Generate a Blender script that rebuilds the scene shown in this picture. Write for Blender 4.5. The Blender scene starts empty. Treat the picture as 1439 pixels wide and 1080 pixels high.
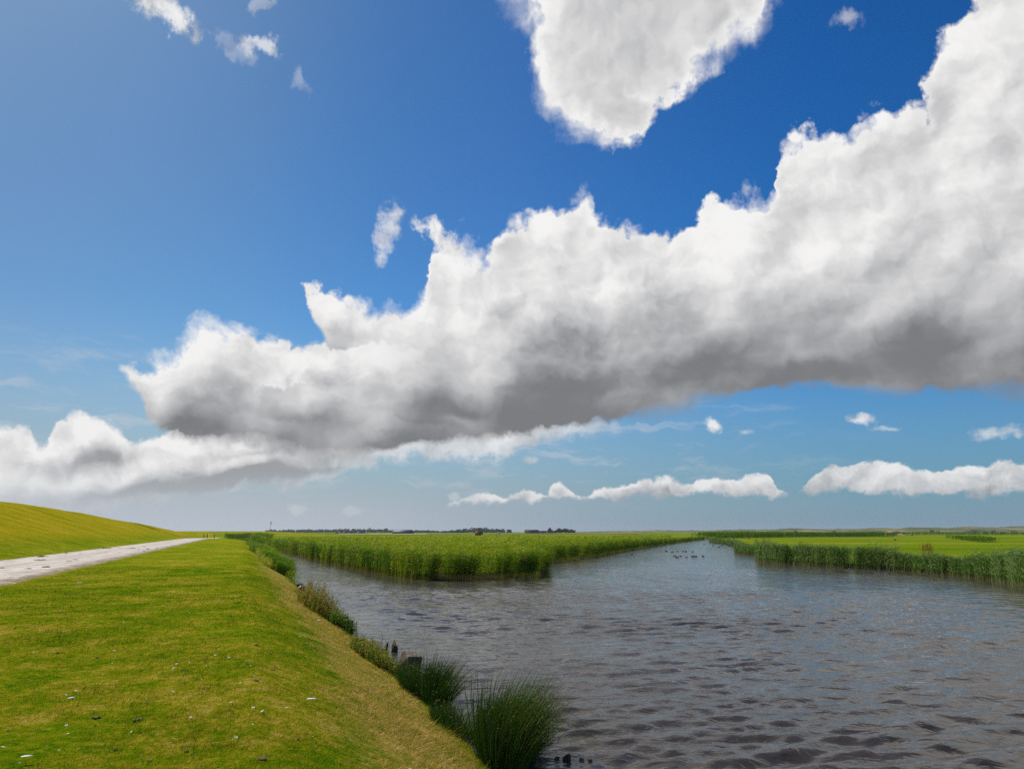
import bpy, math, random
import numpy as np
from mathutils import Vector
R = math.radians
scene = bpy.context.scene
col = scene.collection

# ------------------------------------------------------------------ camera
CAM_Z = 2.9
PITCH = R(11.7)
FPX = 998.0
def ray(px, py):
    """direction in the world of a spot of the 1439 x 1080 photograph"""
    x = (px - 719.5) / FPX; u = (540 - py) / FPX
    c, s = math.cos(PITCH), math.sin(PITCH)
    return (x, c - u * s, u * c + s)
def gp(px, py, z=0.0):
    d = ray(px, py); t = (z - CAM_Z) / d[2]
    return (d[0] * t, d[1] * t)
def azel(px, py):
    d = ray(px, py)
    return math.atan2(d[0], d[1]), math.atan2(d[2], math.hypot(d[0], d[1]))

cam_d = bpy.data.cameras.new('camera'); cam = bpy.data.objects.new('camera', cam_d); col.objects.link(cam)
cam.location = (0, 0, CAM_Z); cam.rotation_euler = (R(90) + PITCH, 0, 0)
cam_d.sensor_fit = 'HORIZONTAL'; cam_d.sensor_width = 36; cam_d.lens = FPX / 1439 * 36
cam_d.clip_start = 0.1; cam_d.clip_end = 40000
scene.camera = cam
scene.view_settings.view_transform = 'Standard'; scene.view_settings.look = 'None'
scene.view_settings.exposure = 0; scene.view_settings.gamma = 1
scene.render.engine = 'CYCLES'
scene.cycles.use_denoising = False
scene.cycles.max_bounces = 6; scene.cycles.diffuse_bounces = 2; scene.cycles.glossy_bounces = 3
scene.cycles.transmission_bounces = 2; scene.cycles.transparent_max_bounces = 6
scene.cycles.caustics_reflective = False; scene.cycles.caustics_refractive = False

# ------------------------------------------------------------------ sun
SUN_AZ = R(-54); SUN_EL = R(50)
sd = bpy.data.lights.new('sun', 'SUN'); so = bpy.data.objects.new('sun', sd); col.objects.link(so)
sd.energy = 4.5; sd.angle = R(0.5); sd.color = (1.0, 0.95, 0.87)
sv = Vector((math.sin(SUN_AZ) * math.cos(SUN_EL), math.cos(SUN_AZ) * math.cos(SUN_EL), math.sin(SUN_EL)))
so.rotation_euler = sv.to_track_quat('Z', 'Y').to_euler(); so.location = (0, 0, 30)

# ------------------------------------------------------------------ node expressions
class G:
    """small expression builder over a node tree"""
    def __init__(s, nt): s.nt = nt; s.n = nt.nodes; s.l = nt.links
    def put(s, sock, v):
        if isinstance(v, E): s.l.new(v.s, sock)
        else: sock.default_value = v
    def math(s, op, *a, clamp=False):
        n = s.n.new('ShaderNodeMath'); n.operation = op; n.use_clamp = clamp
        for i, v in enumerate(a): s.put(n.inputs[i], v)
        return E(s, n.outputs[0])
    def vmath(s, op, *a):
        n = s.n.new('ShaderNodeVectorMath'); n.operation = op
        for i, v in enumerate(a):
            if op == 'SCALE' and i == 1: s.put(n.inputs['Scale'], v)
            else: s.put(n.inputs[i], v)
        return E(s, n.outputs['Value' if op in ('LENGTH', 'DOT_PRODUCT', 'DISTANCE') else 'Vector'])
    def noise(s, vec, scale, detail=4, rough=.5, dist=0, out=0, kind='FBM', lac=2.0):
        n = s.n.new('ShaderNodeTexNoise'); n.noise_type = kind
        s.put(n.inputs['Vector'], vec)
        for k, v in (('Scale', scale), ('Detail', detail), ('Roughness', rough), ('Distortion', dist), ('Lacunarity', lac)):
            s.put(n.inputs[k], v)
        return E(s, n.outputs[out])
    def voro(s, vec, scale, detail=0, rough=.5, feature='SMOOTH_F1', smooth=.5, rand=1.0, out='Distance'):
        n = s.n.new('ShaderNodeTexVoronoi'); n.feature = feature
        s.put(n.inputs['Vector'], vec); s.put(n.inputs['Scale'], scale)
        n.inputs['Randomness'].default_value = rand
        try: n.inputs['Detail'].default_value = detail; n.inputs['Roughness'].default_value = rough
        except Exception: pass
        if feature == 'SMOOTH_F1': n.inputs['Smoothness'].default_value = smooth
        return E(s, n.outputs[out])
    def sep(s, v):
        n = s.n.new('ShaderNodeSeparateXYZ'); s.put(n.inputs[0], v); return [E(s, o) for o in n.outputs]
    def comb(s, x, y, z):
        n = s.n.new('ShaderNodeCombineXYZ')
        for i, v in enumerate((x, y, z)): s.put(n.inputs[i], v)
        return E(s, n.outputs[0])
    def mr(s, v, a, b, c=0., d=1., mode='SMOOTHSTEP'):
        n = s.n.new('ShaderNodeMapRange'); n.interpolation_type = mode
        for i, x in enumerate((v, a, b, c, d)): s.put(n.inputs[i], x)
        return E(s, n.outputs[0])
    def mix(s, f, a, b, blend='MIX'):
        n = s.n.new('ShaderNodeMix'); n.data_type = 'RGBA'; n.blend_type = blend; n.clamp_factor = True
        s.put(n.inputs[0], f)
        for i, v in ((6, a), (7, b)):
            s.put(n.inputs[i], v if isinstance(v, E) else (*v, 1))
        return E(s, n.outputs[2])
    def curve(s, v, pts):
        """pts: (x, y) any order, x,y in 0..1"""
        n = s.n.new('ShaderNodeFloatCurve'); c = n.mapping.curves[0]
        pts = sorted(pts)
        c.points[0].location = pts[0]; c.points[1].location = pts[-1]
        for p in pts[1:-1]: c.points.new(*p)
        n.mapping.use_clip = False
        for p in c.points: p.handle_type = 'AUTO_CLAMPED'
        n.mapping.update(); s.put(n.inputs['Value'], v)
        return E(s, n.outputs[0])
    def ramp(s, v, pts, mode='LINEAR'):
        n = s.n.new('ShaderNodeValToRGB'); cr = n.color_ramp; cr.interpolation = mode
        pts = [(p, (c if len(c) == 4 else (*c, 1))) for p, c in pts]
        cr.elements[0].position = pts[0][0]; cr.elements[0].color = pts[0][1]
        cr.elements[1].position = pts[-1][0]; cr.elements[1].color = pts[-1][1]
        for p, c in pts[1:-1]:
            e = cr.elements.new(p); e.color = c
        s.put(n.inputs[0], v); return E(s, n.outputs[0])
class E:
    def __init__(s, g, sock): s.g = g; s.s = sock
    def __add__(a, b): return a.g.math('ADD', a, b)
    __radd__ = __add__
    def __sub__(a, b): return a.g.math('SUBTRACT', a, b)
    def __rsub__(a, b): return a.g.math('SUBTRACT', b, a)
    def __mul__(a, b): return a.g.math('MULTIPLY', a, b)
    __rmul__ = __mul__
    def __truediv__(a, b): return a.g.math('DIVIDE', a, b)
    def min(a, b): return a.g.math('MINIMUM', a, b)
    def max(a, b): return a.g.math('MAXIMUM', a, b)
    def abs(a): return a.g.math('ABSOLUTE', a)

# ------------------------------------------------------------------ sky with clouds, laid out by compass bearing and elevation
def build_sky():
    w = bpy.data.worlds.new('World'); scene.world = w; w.use_nodes = True
    w.cycles.sampling_method = 'NONE'
    nt = w.node_tree; nt.nodes.clear(); g = G(nt)
    STR = 0.1
    out = nt.nodes.new('ShaderNodeOutputWorld')
    def emit(c):
        n = nt.nodes.new('ShaderNodeBackground'); n.inputs[1].default_value = STR
        g.put(n.inputs[0], c if isinstance(c, E) else (*c, 1)); return E(g, n.outputs[0])
    def mixs(f, a, b):
        n = nt.nodes.new('ShaderNodeMixShader'); g.put(n.inputs[0], f)
        nt.links.new(a.s, n.inputs[1]); nt.links.new(b.s, n.inputs[2]); return E(g, n.outputs[0])
    sky = nt.nodes.new('ShaderNodeTexSky'); sky.sky_type = 'NISHITA'; sky.sun_disc = False
    sky.sun_elevation = SUN_EL; sky.sun_rotation = SUN_AZ
    sky.air_density = 1.0; sky.dust_density = 0.6; sky.ozone_density = 2.0; sky.altitude = 0
    skyc = E(g, sky.outputs[0])
    tc = nt.nodes.new('ShaderNodeTexCoord'); P = E(g, tc.outputs['Generated'])
    x, y, z = g.sep(P)
    el0 = g.math('ARCSINE', z); az0 = g.math('ARCTAN2', x, y)
    hs = nt.nodes.new('ShaderNodeHueSaturation'); hs.inputs['Hue'].default_value = SKY_HUE
    hs.inputs['Saturation'].default_value = SKY_SAT
    g.put(hs.inputs['Color'], skyc)
    gm = nt.nodes.new('ShaderNodeGamma'); gm.inputs[1].default_value = SKY_GAMMA
    g.put(gm.inputs[0], E(g, hs.outputs[0]))
    base = g.vmath('MULTIPLY', E(g, gm.outputs[0]), SKY_GAIN)
    low = g.mr(el0, 0.0, 0.30, 1, 0, 'SMOOTHSTEP')
    west = g.mr(az0, -0.55, 0.60, 1, 0)
    lowc = g.vmath('SCALE', g.mix(west, SKY_LOW_E, SKY_LOW_W), 10.0)
    base = g.mix(g.mr(az0, -.15, -1.0, 0, .42), base, (3.0, 4.1, 5.4))
    base = g.vmath('MULTIPLY', base, g.ramp(g.mr(az0, -.8, .8, mode='LINEAR'), [(.09, (.73, .71, .73)), (.27, (.90, .82, .81)), (.5, (.95, .92, 1.0)), (.78, (.50, .88, 1.10))]))
    base = g.mix(low * (west * .15 + .80), base, lowc)
    plain = emit(base)
    A0, A1, E0, E1 = -0.9, 0.9, -0.1, 1.0
    def na(a): return (a - A0) / (A1 - A0)
    def ne(e): return (e - E0) / (E1 - E0)
    V0 = g.comb(az0, el0, 0.0)
    def noise2(vec, scale, detail, rough, out=0):
        e_ = g.noise(vec, scale, detail, rough, out=out); e_.s.node.noise_dimensions = '2D'; return e_
    c1 = g.vmath('SUBTRACT', noise2(V0, 7, 2, .5, 1), (.5, .5, .5))
    c2 = g.vmath('SUBTRACT', noise2(V0, 26, 5, .60, 1), (.5, .5, .5))
    def warp(a1, a2):
        return g.vmath('ADD', V0, g.vmath('ADD', g.vmath('SCALE', c1, a1), g.vmath('SCALE', c2, a2)))
    W = warp(.045, .042); azw, elw, _ = g.sep(W)
    S = warp(.020, .020); azs, els, _ = g.sep(S)
    T = warp(.045, .016)                          # for soft patches of shade
    b1 = (noise2(S, 13, .6, .4) - .5).abs(); b2 = (noise2(S, 31, .8, .5) - .5).abs()
    puff = b1 * 1.5 + b2 * .9 - .25
    fine = noise2(V0, 42, 7, .66) - .5
    def relief(vec, scale, det, rough, k):
        b = g.vmath('ADD', vec, (-.017 * k, .014 * k, 0))
        return noise2(vec, scale, det, rough) - noise2(b, scale, det, rough)
    Sq = g.vmath('MULTIPLY', warp(.030, .026), (1, 1.25, 1))
    rel1 = relief(Sq, 7.5, 4.5, .50, 2.0)
    rel2 = relief(g.vmath('MULTIPLY', warp(.030, .034), (1, 1.15, 1)), 22, 5, .54, .6)
    soft = noise2(g.vmath('MULTIPLY', S, (1, 2.0, 1)), 6, 3, .5) - .5
    lobes = g.mr(noise2(g.vmath('MULTIPLY', warp(.030, .012), (1, 1.2, 1)), 8, 6, .50), .44, .56) - .5
    def elcurve(az, pts):
        pp = []
        for px, py in pts:
            a, e = azel(px, py); pp.append((na(a), ne(e)))
        xs = g.math('MULTIPLY_ADD', az, 1 / (A1 - A0), na(0))
        return g.math('MULTIPLY_ADD', g.curve(xs, pp), E1 - E0, E0)
    def blob(vec, px, py, rx, ry, rot=0, kind='SPHERICAL'):
        """1 at the centre, 0 on the rim; radii given in pixels of the photograph, turned into angles"""
        a, e = azel(px, py)
        a2, _ = azel(px + 10, py); _, e2 = azel(px, py - 10)
        k = math.sqrt((a2 - a) * (e2 - e)) / 10
        m = nt.nodes.new('ShaderNodeMapping'); m.vector_type = 'TEXTURE'
        m.inputs['Location'].default_value = (a, e, 0); m.inputs['Rotation'].default_value = (0, 0, R(rot))
        m.inputs['Scale'].default_value = (rx * k, ry * k, 1)
        nt.links.new(vec.s, m.inputs[0])
        t = nt.nodes.new('ShaderNodeTexGradient'); t.gradient_type = kind
        nt.links.new(m.outputs[0], t.inputs[0]); return E(g, t.outputs['Fac'])
    def patches(t, lst, vec=T):
        for (px, py, rx, ry, ro, k) in lst:
            t = g.math('MULTIPLY_ADD', blob(vec, px, py, rx * 1.7, ry * 1.7, ro, 'QUADRATIC_SPHERE'), k * 1.25, t)
        return t
    def tone(v):
        t = g.mr(v, .15, .8, 0, 1, 'LINEAR')
        return emit(g.vmath('SCALE', g.mix(t, (.97, 1.0, 1.055), (1.0, .992, .985)), v * (1 / STR)))
    # ---- faint streaks low in the middle and a thin veil on the left
    st = noise2(g.vmath('MULTIPLY', S, (1, 6, 1)), 9, 5, .6)
    sm = g.mr(st, .50, .72) * g.mr(el0, .02, .09) * g.mr(el0, .27, .14) * .34 * g.mr(az0, .55, .1)
    fb = blob(S, 100, 500, 330, 34, 14) * g.mr(st, .45, .7) * .30
    base2 = g.mix(sm.max(fb), base, g.vmath('SCALE', (.60, .62, .65), 10.0))
    # scraps of cloud away from the large ones
    def scraps(c, vec, lst):
        for (px, py, rx, ry, ro, al) in lst:
            m = blob(vec, px, py, rx * 1.35, ry * 1.35, ro)
            fa = g.mr(m * 1.5 + fine * 2.0 * g.math('MINIMUM', m * 4, 1.0), .30, 1.25) * al
            c = g.mix(fa, c, g.vmath('SCALE', (1, .995, .99), (rel2 * 14 + 7.9).min(8.8)))
        return c
    base3 = scraps(base2, S, [(1003, 602, 17, 14, 0, .9), (1048, 612, 14, 7, 0, .45), (1208, 590, 24, 10, 0, .8), (1244, 602, 26, 6, -8, .4),
        (1400, 606, 44, 13, 0, .55), (742, 648, 14, 8, 0, .6), (415, 712, 20, 11, 0, .45), (500, 716, 22, 7, 0, .3), (640, 698, 14, 8, 0, .3)])
    base3 = scraps(base3, W, [(538, 330, 40, 20, 55, .62), (552, 308, 22, 20, 10, .40), (612, 338, 44, 16, -35, .95), (640, 356, 40, 22, -30, .95), (235, 8, 70, 26, -10, .90), (262, 30, 30, 20, -20, .75), (330, 60, 44, 14, -20, .22), (368, 60, 36, 15, 0, .68),
        (424, 114, 17, 28, 20, .24), (1195, 28, 34, 17, 0, .42), (372, 10, 14, 12, 0, .3), (182, 508, 16, 8, 0, .5)])
    chain = emit(base3)
    # ---- far rows of small cumulus
    def row(chain, tops, bots):
        d = elcurve(azs, tops) - els; e = els - elcurve(azs, bots)
        rel = e / (d.max(.0005) + e.max(.0005))
        m = (d + puff * .012 + fine * .014).min(e * .55 + fine * .012)
        t = g.mr(rel, -.05, .75, .44, .80, 'LINEAR') + rel2 * .8 + rel1 * .4
        return mixs(g.mr(m, 0, .005) * .92, chain, tone(t.max(.25).min(.86)))
    rows = row(chain,
        [(600, 730), (612, 714), (640, 703), (665, 695), (700, 692), (716, 700), (735, 684), (752, 690), (766, 696), (786, 674), (800, 680), (815, 696), (850, 682), (880, 674), (915, 672), (945, 667), (962, 678), (990, 672), (1020, 668), (1045, 664), (1080, 658), (1086, 680), (1100, 678), (1112, 700),
         (1124, 682), (1140, 668), (1165, 654), (1190, 652), (1215, 645), (1240, 646), (1265, 652), (1290, 657), (1330, 654), (1360, 648), (1385, 646), (1400, 640), (1439, 642), (1500, 630)],
        [(600, 714), (640, 714), (700, 711), (800, 706), (900, 702), (1000, 698), (1100, 697), (1116, 690), (1150, 694), (1250, 697), (1350, 696), (1439, 696), (1500, 696)])
    # ---- bank low on the left (far)
    topL = elcurve(azs, [(-60, 610), (-20, 598), (10, 600), (30, 594), (48, 604), (58, 622), (70, 604), (95, 582), (115, 574), (150, 580), (178, 602), (192, 618), (230, 604), (300, 560), (500, 575), (620, 590), (720, 596), (800, 590), (830, 588), (880, 592), (905, 604), (915, 625), (960, 690), (1100, 720)])
    botL = elcurve(azs, [(-60, 735), (0, 728), (150, 722), (300, 708), (400, 690), (460, 672), (520, 660), (620, 652), (700, 646), (740, 636), (800, 622), (880, 612), (960, 600), (1100, 600)])
    d = topL - els; e = els - botL
    m = (d + puff * .034 + fine * .020).min(e * .8 + fine * .03 + soft * .03)
    a = g.mr(m, -.002, .010) * g.mr(az0, .18, .02, .40, 1) * g.mr(e, -.01, .05, .6, 1)
    rel = e / (d.max(.001) + e.max(.001))
    t = g.mr(rel, -.1, .75, .60, .82, 'LINEAR') + rel1 * .5 + rel2 * .45 + lobes * .12 + soft * .22
    t = patches(t, [(155, 643, 66, 24, 8, -.52), (30, 645, 60, 26, 0, -.26), (335, 668, 130, 18, 8, -.46), (225, 692, 150, 13, 4, -.30), (90, 676, 60, 10, 0, .12), (470, 640, 80, 14, 6, -.16), (600, 620, 80, 12, 4, -.14), (340, 638, 120, 12, 4, -.22), (470, 655, 90, 10, 6, -.12),
        (250, 625, 110, 22, -6, .10), (120, 600, 60, 24, 0, .10), (540, 622, 140, 14, 4, .06), (400, 640, 90, 12, 10, .10)])
    bank = mixs(a, rows, tone(g.math('SMOOTH_MAX', t, .34, .1).min(.88)))
    milk = emit(g.vmath('SCALE', g.mix(west, (.34, .41, .49), (.50, .54, .59)), 10.0))
    bank = mixs(g.mr(el0, .085, .0, 0, .85) * g.mr(az0, .22, -.35, .20, 1), bank, milk)
    chain = mixs(g.math('LESS_THAN', el0, .26), chain, bank)
    # ---- main cloud: left lobe, then the body
    def body(chain, tops, bots, shade, height, hi, lo, pts, edge, cap, fade=1.0):
        d = elcurve(azw, tops) - elw; e = els - elcurve(azs, bots)
        m = (d + puff * .046 + fine * .027).min(e + fine * .014 + soft * .03 + .004)
        h = (els - elcurve(az0, shade)) * (1 / height)
        k = g.mr(h, .1, .9, .30, 1.0)
        t = g.mr(h + soft * .40 + rel1 * .35, -.05, 1.05, lo, hi) + g.mr(d, .05, .0, 0, edge) + (rel1 * .50 + rel2 * .32 + lobes * .085) * k + soft * .30
        t = patches(t, pts)
        ww = g.mr(soft, -.12, .16, .007, .022)
        return mixs(g.math('POWER', g.mr(m, ww * -.35, ww, mode='LINEAR'), 1.4) * fade, chain, tone(g.math('SMOOTH_MIN', g.math('SMOOTH_MAX', t, .20, .08), cap, .08)))
    lobe = body(chain,
        [(100, 640), (160, 560), (174, 512), (186, 506), (206, 498), (232, 494), (240, 478), (262, 466), (285, 461), (312, 464), (340, 458), (372, 466), (400, 476), (430, 486), (470, 492), (560, 492), (760, 520), (800, 560)],
        [(100, 470), (165, 500), (182, 530), (198, 560), (206, 590), (215, 604), (250, 614), (330, 620), (420, 636), (480, 642), (560, 632), (640, 622), (700, 616), (720, 606), (760, 560)],
        [(100, 612), (250, 618), (420, 632), (560, 632), (700, 616), (800, 600)], .10, .76, .25,
        [(250, 500, 70, 36, 0, .10), (225, 555, 30, 50, 0, .24), (215, 590, 20, 20, 0, .2), (310, 540, 90, 34, 0, -.14), (300, 600, 120, 16, -3, -.06),
         (430, 555, 90, 34, 10, .22), (510, 560, 120, 26, 0, .10), (575, 596, 50, 12, 0, .20), (380, 545, 50, 22, 0, .12), (330, 628, 90, 10, 0, .02)], .12, .90)
    main = body(lobe,
        [(380, 700), (424, 400), (432, 398), (448, 406), (480, 412), (510, 412), (545, 418), (575, 416), (592, 400), (600, 372), (612, 338), (640, 336), (672, 344), (690, 362), (700, 345), (712, 304), (726, 292), (752, 296), (790, 282), (822, 276), (832, 296), (850, 304), (880, 312), (905, 318), (940, 326), (962, 332), (975, 300), (1000, 282), (1030, 276), (1065, 272), (1090, 262), (1098, 208), (1118, 188), (1150, 182), (1190, 186), (1220, 164), (1240, 150), (1270, 150), (1290, 146), (1300, 96), (1312, 62), (1340, 24), (1362, -6), (1400, -80), (1439, -140), (1520, -230)],
        [(380, 330), (425, 402), (440, 450), (456, 480), (470, 520), (490, 560), (520, 582), (560, 596), (620, 606), (680, 612), (740, 610), (800, 600), (860, 592), (910, 586), (960, 574), (1000, 564), (1050, 554), (1100, 546), (1150, 544), (1200, 548), (1260, 548), (1320, 544), (1380, 548), (1439, 550), (1520, 550)],
        [(380, 640), (500, 628), (620, 612), (740, 612), (860, 594), (960, 576), (1050, 556), (1150, 546), (1260, 550), (1439, 552), (1520, 552)], .22, .76, .215,
        [(760, 330, 110, 60, -20, .08), (480, 440, 60, 50, 0, .12), (560, 480, 130, 60, -10, .10), (460, 545, 90, 36, 0, .26), (580, 540, 110, 30, 0, .10),
         (640, 592, 60, 12, 0, .14), (700, 470, 160, 60, -20, .06), (640, 580, 120, 22, 0, -.10), (880, 500, 180, 46, -6, -.06), (800, 540, 160, 34, -4, -.03), (1010, 430, 60, 40, 30, .16), (1130, 400, 160, 60, -25, .05),
         (1240, 470, 260, 40, -2, -.05), (1400, 440, 130, 50, 10, -.08), (1040, 320, 80, 36, 0, .10), (870, 400, 90, 40, 0, .06), (760, 410, 20, 40, 0, .10), (1140, 500, 120, 20, 0, .05),
         (1400, 300, 90, 110, 0, -.05)], .14, .91)
    main = body(main,
        [(300, 700), (342, 600), (352, 572), (366, 552), (385, 540), (415, 532), (445, 522), (462, 500), (480, 486), (520, 470), (570, 478), (620, 500), (680, 520), (730, 560), (760, 620), (800, 700)],
        [(300, 560), (350, 590), (420, 600), (520, 606), (600, 604), (640, 600), (700, 610), (800, 600)],
        [(300, 600), (420, 606), (520, 612), (640, 612), (760, 606)], .10, .84, .25,
        [(440, 560, 80, 26, 0, .10), (560, 500, 70, 26, 0, .06), (560, 590, 70, 14, 0, .12), (600, 560, 90, 26, 0, -.08)], .08, .90, g.mr(azs, -.06, -.24, 0, 1))
    # ---- high cloud at the top, thin rim and grey middle
    hc = blob(W, 828, 76, 108, 124, 15).max(blob(W, 942, 34, 222, 96, 16)).max(blob(W, 1010, 0, 165, 64, 20)).max(blob(W, 862, 148, 66, 54, -35)).max(blob(W, 900, -50, 280, 120, 0))
    m = hc + (puff * .34 + fine * .30) * g.math('MINIMUM', hc * 5, 1.0)
    t = .94 - g.mr(hc, .08, .60) * .31 + lobes * .06 + rel1 * .35 + rel2 * .22 + soft * .2
    high = mixs(g.math('POWER', g.mr(m, .0, g.mr(soft, -.1, .12, .14, .34), mode='LINEAR'), 1.3), emit(base3), tone(t.max(.4).min(.90)))
    high = mixs(g.math('GREATER_THAN', (az0 - .15).max(0.0) * .45 + .49 - el0, 0.0), high, main)
    allc = high
    win = g.math('LESS_THAN', az0.abs(), .95) * g.math('LESS_THAN', el0, .80) * g.math('GREATER_THAN', el0, -.01)
    nt.links.new(mixs(win, plain, allc).s, out.inputs[0])
    return w
SKY_HUE, SKY_SAT, SKY_GAMMA, SKY_GAIN = .5, 1.22, 1.35, (.42, .60, .58)
SKY_LOW_E, SKY_LOW_W = (.165, .255, .385), (.34, .41, .49)
build_sky()
# ------------------------------------------------------------------ helpers
rng = np.random.default_rng(7); random.seed(7)
def vnoise(x, y, seed=0):
    xi = np.floor(x).astype(np.int64); yi = np.floor(y).astype(np.int64); fx = x - xi; fy = y - yi
    fx = fx * fx * (3 - 2 * fx); fy = fy * fy * (3 - 2 * fy)
    def h(a, b):
        n = (a * 374761393 + b * 668265263 + seed * 974634777) & 0xffffffff
        n = ((n ^ (n >> 13)) * 1274126177) & 0xffffffff
        return ((n ^ (n >> 16)) & 0xffff) / 65535.0
    return (h(xi, yi) * (1 - fx) + h(xi + 1, yi) * fx) * (1 - fy) + (h(xi, yi + 1) * (1 - fx) + h(xi + 1, yi + 1) * fx) * fy
def fbm(x, y, o=4, seed=0):
    s = 0; a = 1; t = 0
    for i in range(o):
        s = s + a * vnoise(x * 2 ** i + 17 * i, y * 2 ** i - 9 * i, seed + i); t += a; a *= .5
    return s / t - .5
def sstep(a, b, x):
    t = np.clip((x - a) / (b - a), 0, 1); return t * t * (3 - 2 * t)
def tag(o, label=None, cat=None, group=None, kind=None):
    if label: o['label'] = label
    if cat: o['category'] = cat
    if group: o['group'] = group
    if kind: o['kind'] = kind
    return o
def mesh_np(name, verts, faces, mat=None, parent=None, smooth=False, attrs=None, loc=None):
    """verts (n,3); faces (m,k) array or list of such arrays"""
    me = bpy.data.meshes.new(name)
    verts = np.asarray(verts, np.float32)
    fl = faces if isinstance(faces, list) else [faces]
    fl = [np.asarray(f, np.int32) for f in fl if len(f)]
    me.vertices.add(len(verts)); me.vertices.foreach_set('co', verts.ravel())
    nl = sum(f.size for f in fl); npoly = sum(len(f) for f in fl)
    me.loops.add(nl); me.polygons.add(npoly)
    me.loops.foreach_set('vertex_index', np.concatenate([f.ravel() for f in fl]))
    starts = []; c = 0
    for f in fl:
        starts.append(c + np.arange(len(f)) * f.shape[1]); c += f.size
    me.polygons.foreach_set('loop_start', np.concatenate(starts).astype(np.int32))
    me.update(calc_edges=True)
    if smooth: me.polygons.foreach_set('use_smooth', np.ones(npoly, bool))
    for k, v in (attrs or {}).items():
        v = np.asarray(v, np.float32)
        at = me.attributes.new(k, 'FLOAT', 'POINT'); at.data.foreach_set('value', v)
    if mat: me.materials.append(mat)
    o = bpy.data.objects.new(name, me); col.objects.link(o)
    if parent: o.parent = parent
    if loc is not None: o.location = loc
    return o
def empty(name, loc, rz=0, parent=None):
    o = bpy.data.objects.new(name, None); col.objects.link(o); o.location = loc; o.rotation_euler = (0, 0, rz)
    o.empty_display_size = .1
    return o
def seg_dist(x, y, poly, closed=True):
    d = np.full(x.shape, 1e9)
    n = len(poly)
    for i in range(n if closed else n - 1):
        ax, ay = poly[i]; bx, by = poly[(i + 1) % n]
        dx, dy = bx - ax, by - ay; L = dx * dx + dy * dy + 1e-12
        t = np.clip(((x - ax) * dx + (y - ay) * dy) / L, 0, 1)
        d = np.minimum(d, np.hypot(x - ax - t * dx, y - ay - t * dy))
    return d
def inside(x, y, poly):
    c = np.zeros(x.shape, bool); n = len(poly); j = n - 1
    for i in range(n):
        xi, yi = poly[i]; xj, yj = poly[j]
        k = ((yi > y) != (yj > y)) & (x < (xj - xi) * (y - yi) / (yj - yi + 1e-12) + xi)
        c ^= k; j = i
    return c

# ------------------------------------------------------------------ where the water lies
DIR = np.array([-.351, .936]); NRM = np.array([-.936, -.351]); ORG = np.array([3.4, 0.0])
def uv(x, y):
    return (x - ORG[0]) * NRM[0] + (y - ORG[1]) * NRM[1], (x - ORG[0]) * DIR[0] + (y - ORG[1]) * DIR[1]
def from_uv(u, v):
    return ORG[0] + NRM[0] * u + DIR[0] * v, ORG[1] + NRM[1] * u + DIR[1] * v
left_line = []
for v in np.concatenate([np.arange(-60, 60, 1.5), np.arange(60, 281, 8)]):
    w_ = .17 * float(fbm(np.array(v * .22), np.array(3.3), 3, 5)) * 2
    if v > 150: w_ += (v - 150) ** 2 / 420
    left_line.append(tuple(float(c) for c in from_uv(w_, v)))
pen_px = [(352, 758.6), (366, 763.5), (376, 768), (400, 775.5), (440, 785.5), (480, 795), (520, 803), (560, 811), (600, 815.5), (650, 816), (700, 814.5), (742, 810.5), (756, 806), (759, 798), (757, 791.5), (772, 789.5), (795, 786.8), (830, 782), (850, 777.5), (880, 772.5), (920, 766.5), (950, 762.2), (990, 757.6)]
rb_px = [(1003, 758.6), (998, 761.5), (1012, 763.5), (1028, 766), (1036, 769), (1036, 776), (1050, 779), (1066, 781), (1069, 789), (1090, 791.5), (1150, 796), (1200, 799), (1252, 800.9), (1262, 801.4), (1275, 802.6), (1320, 806.5), (1380, 813), (1420, 819.5), (1450, 827)]
pen = [gp(*p) for p in pen_px]; rbk = [gp(*p) for p in rb_px]
WATER = left_line + pen + [(72, 300), (84, 300)] + rbk + [(38, 22), (60, 5), (90, -60)]
def water_sd(x, y):
    d = seg_dist(x, y, WATER); return np.where(inside(x, y, WATER), -d, d)

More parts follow.
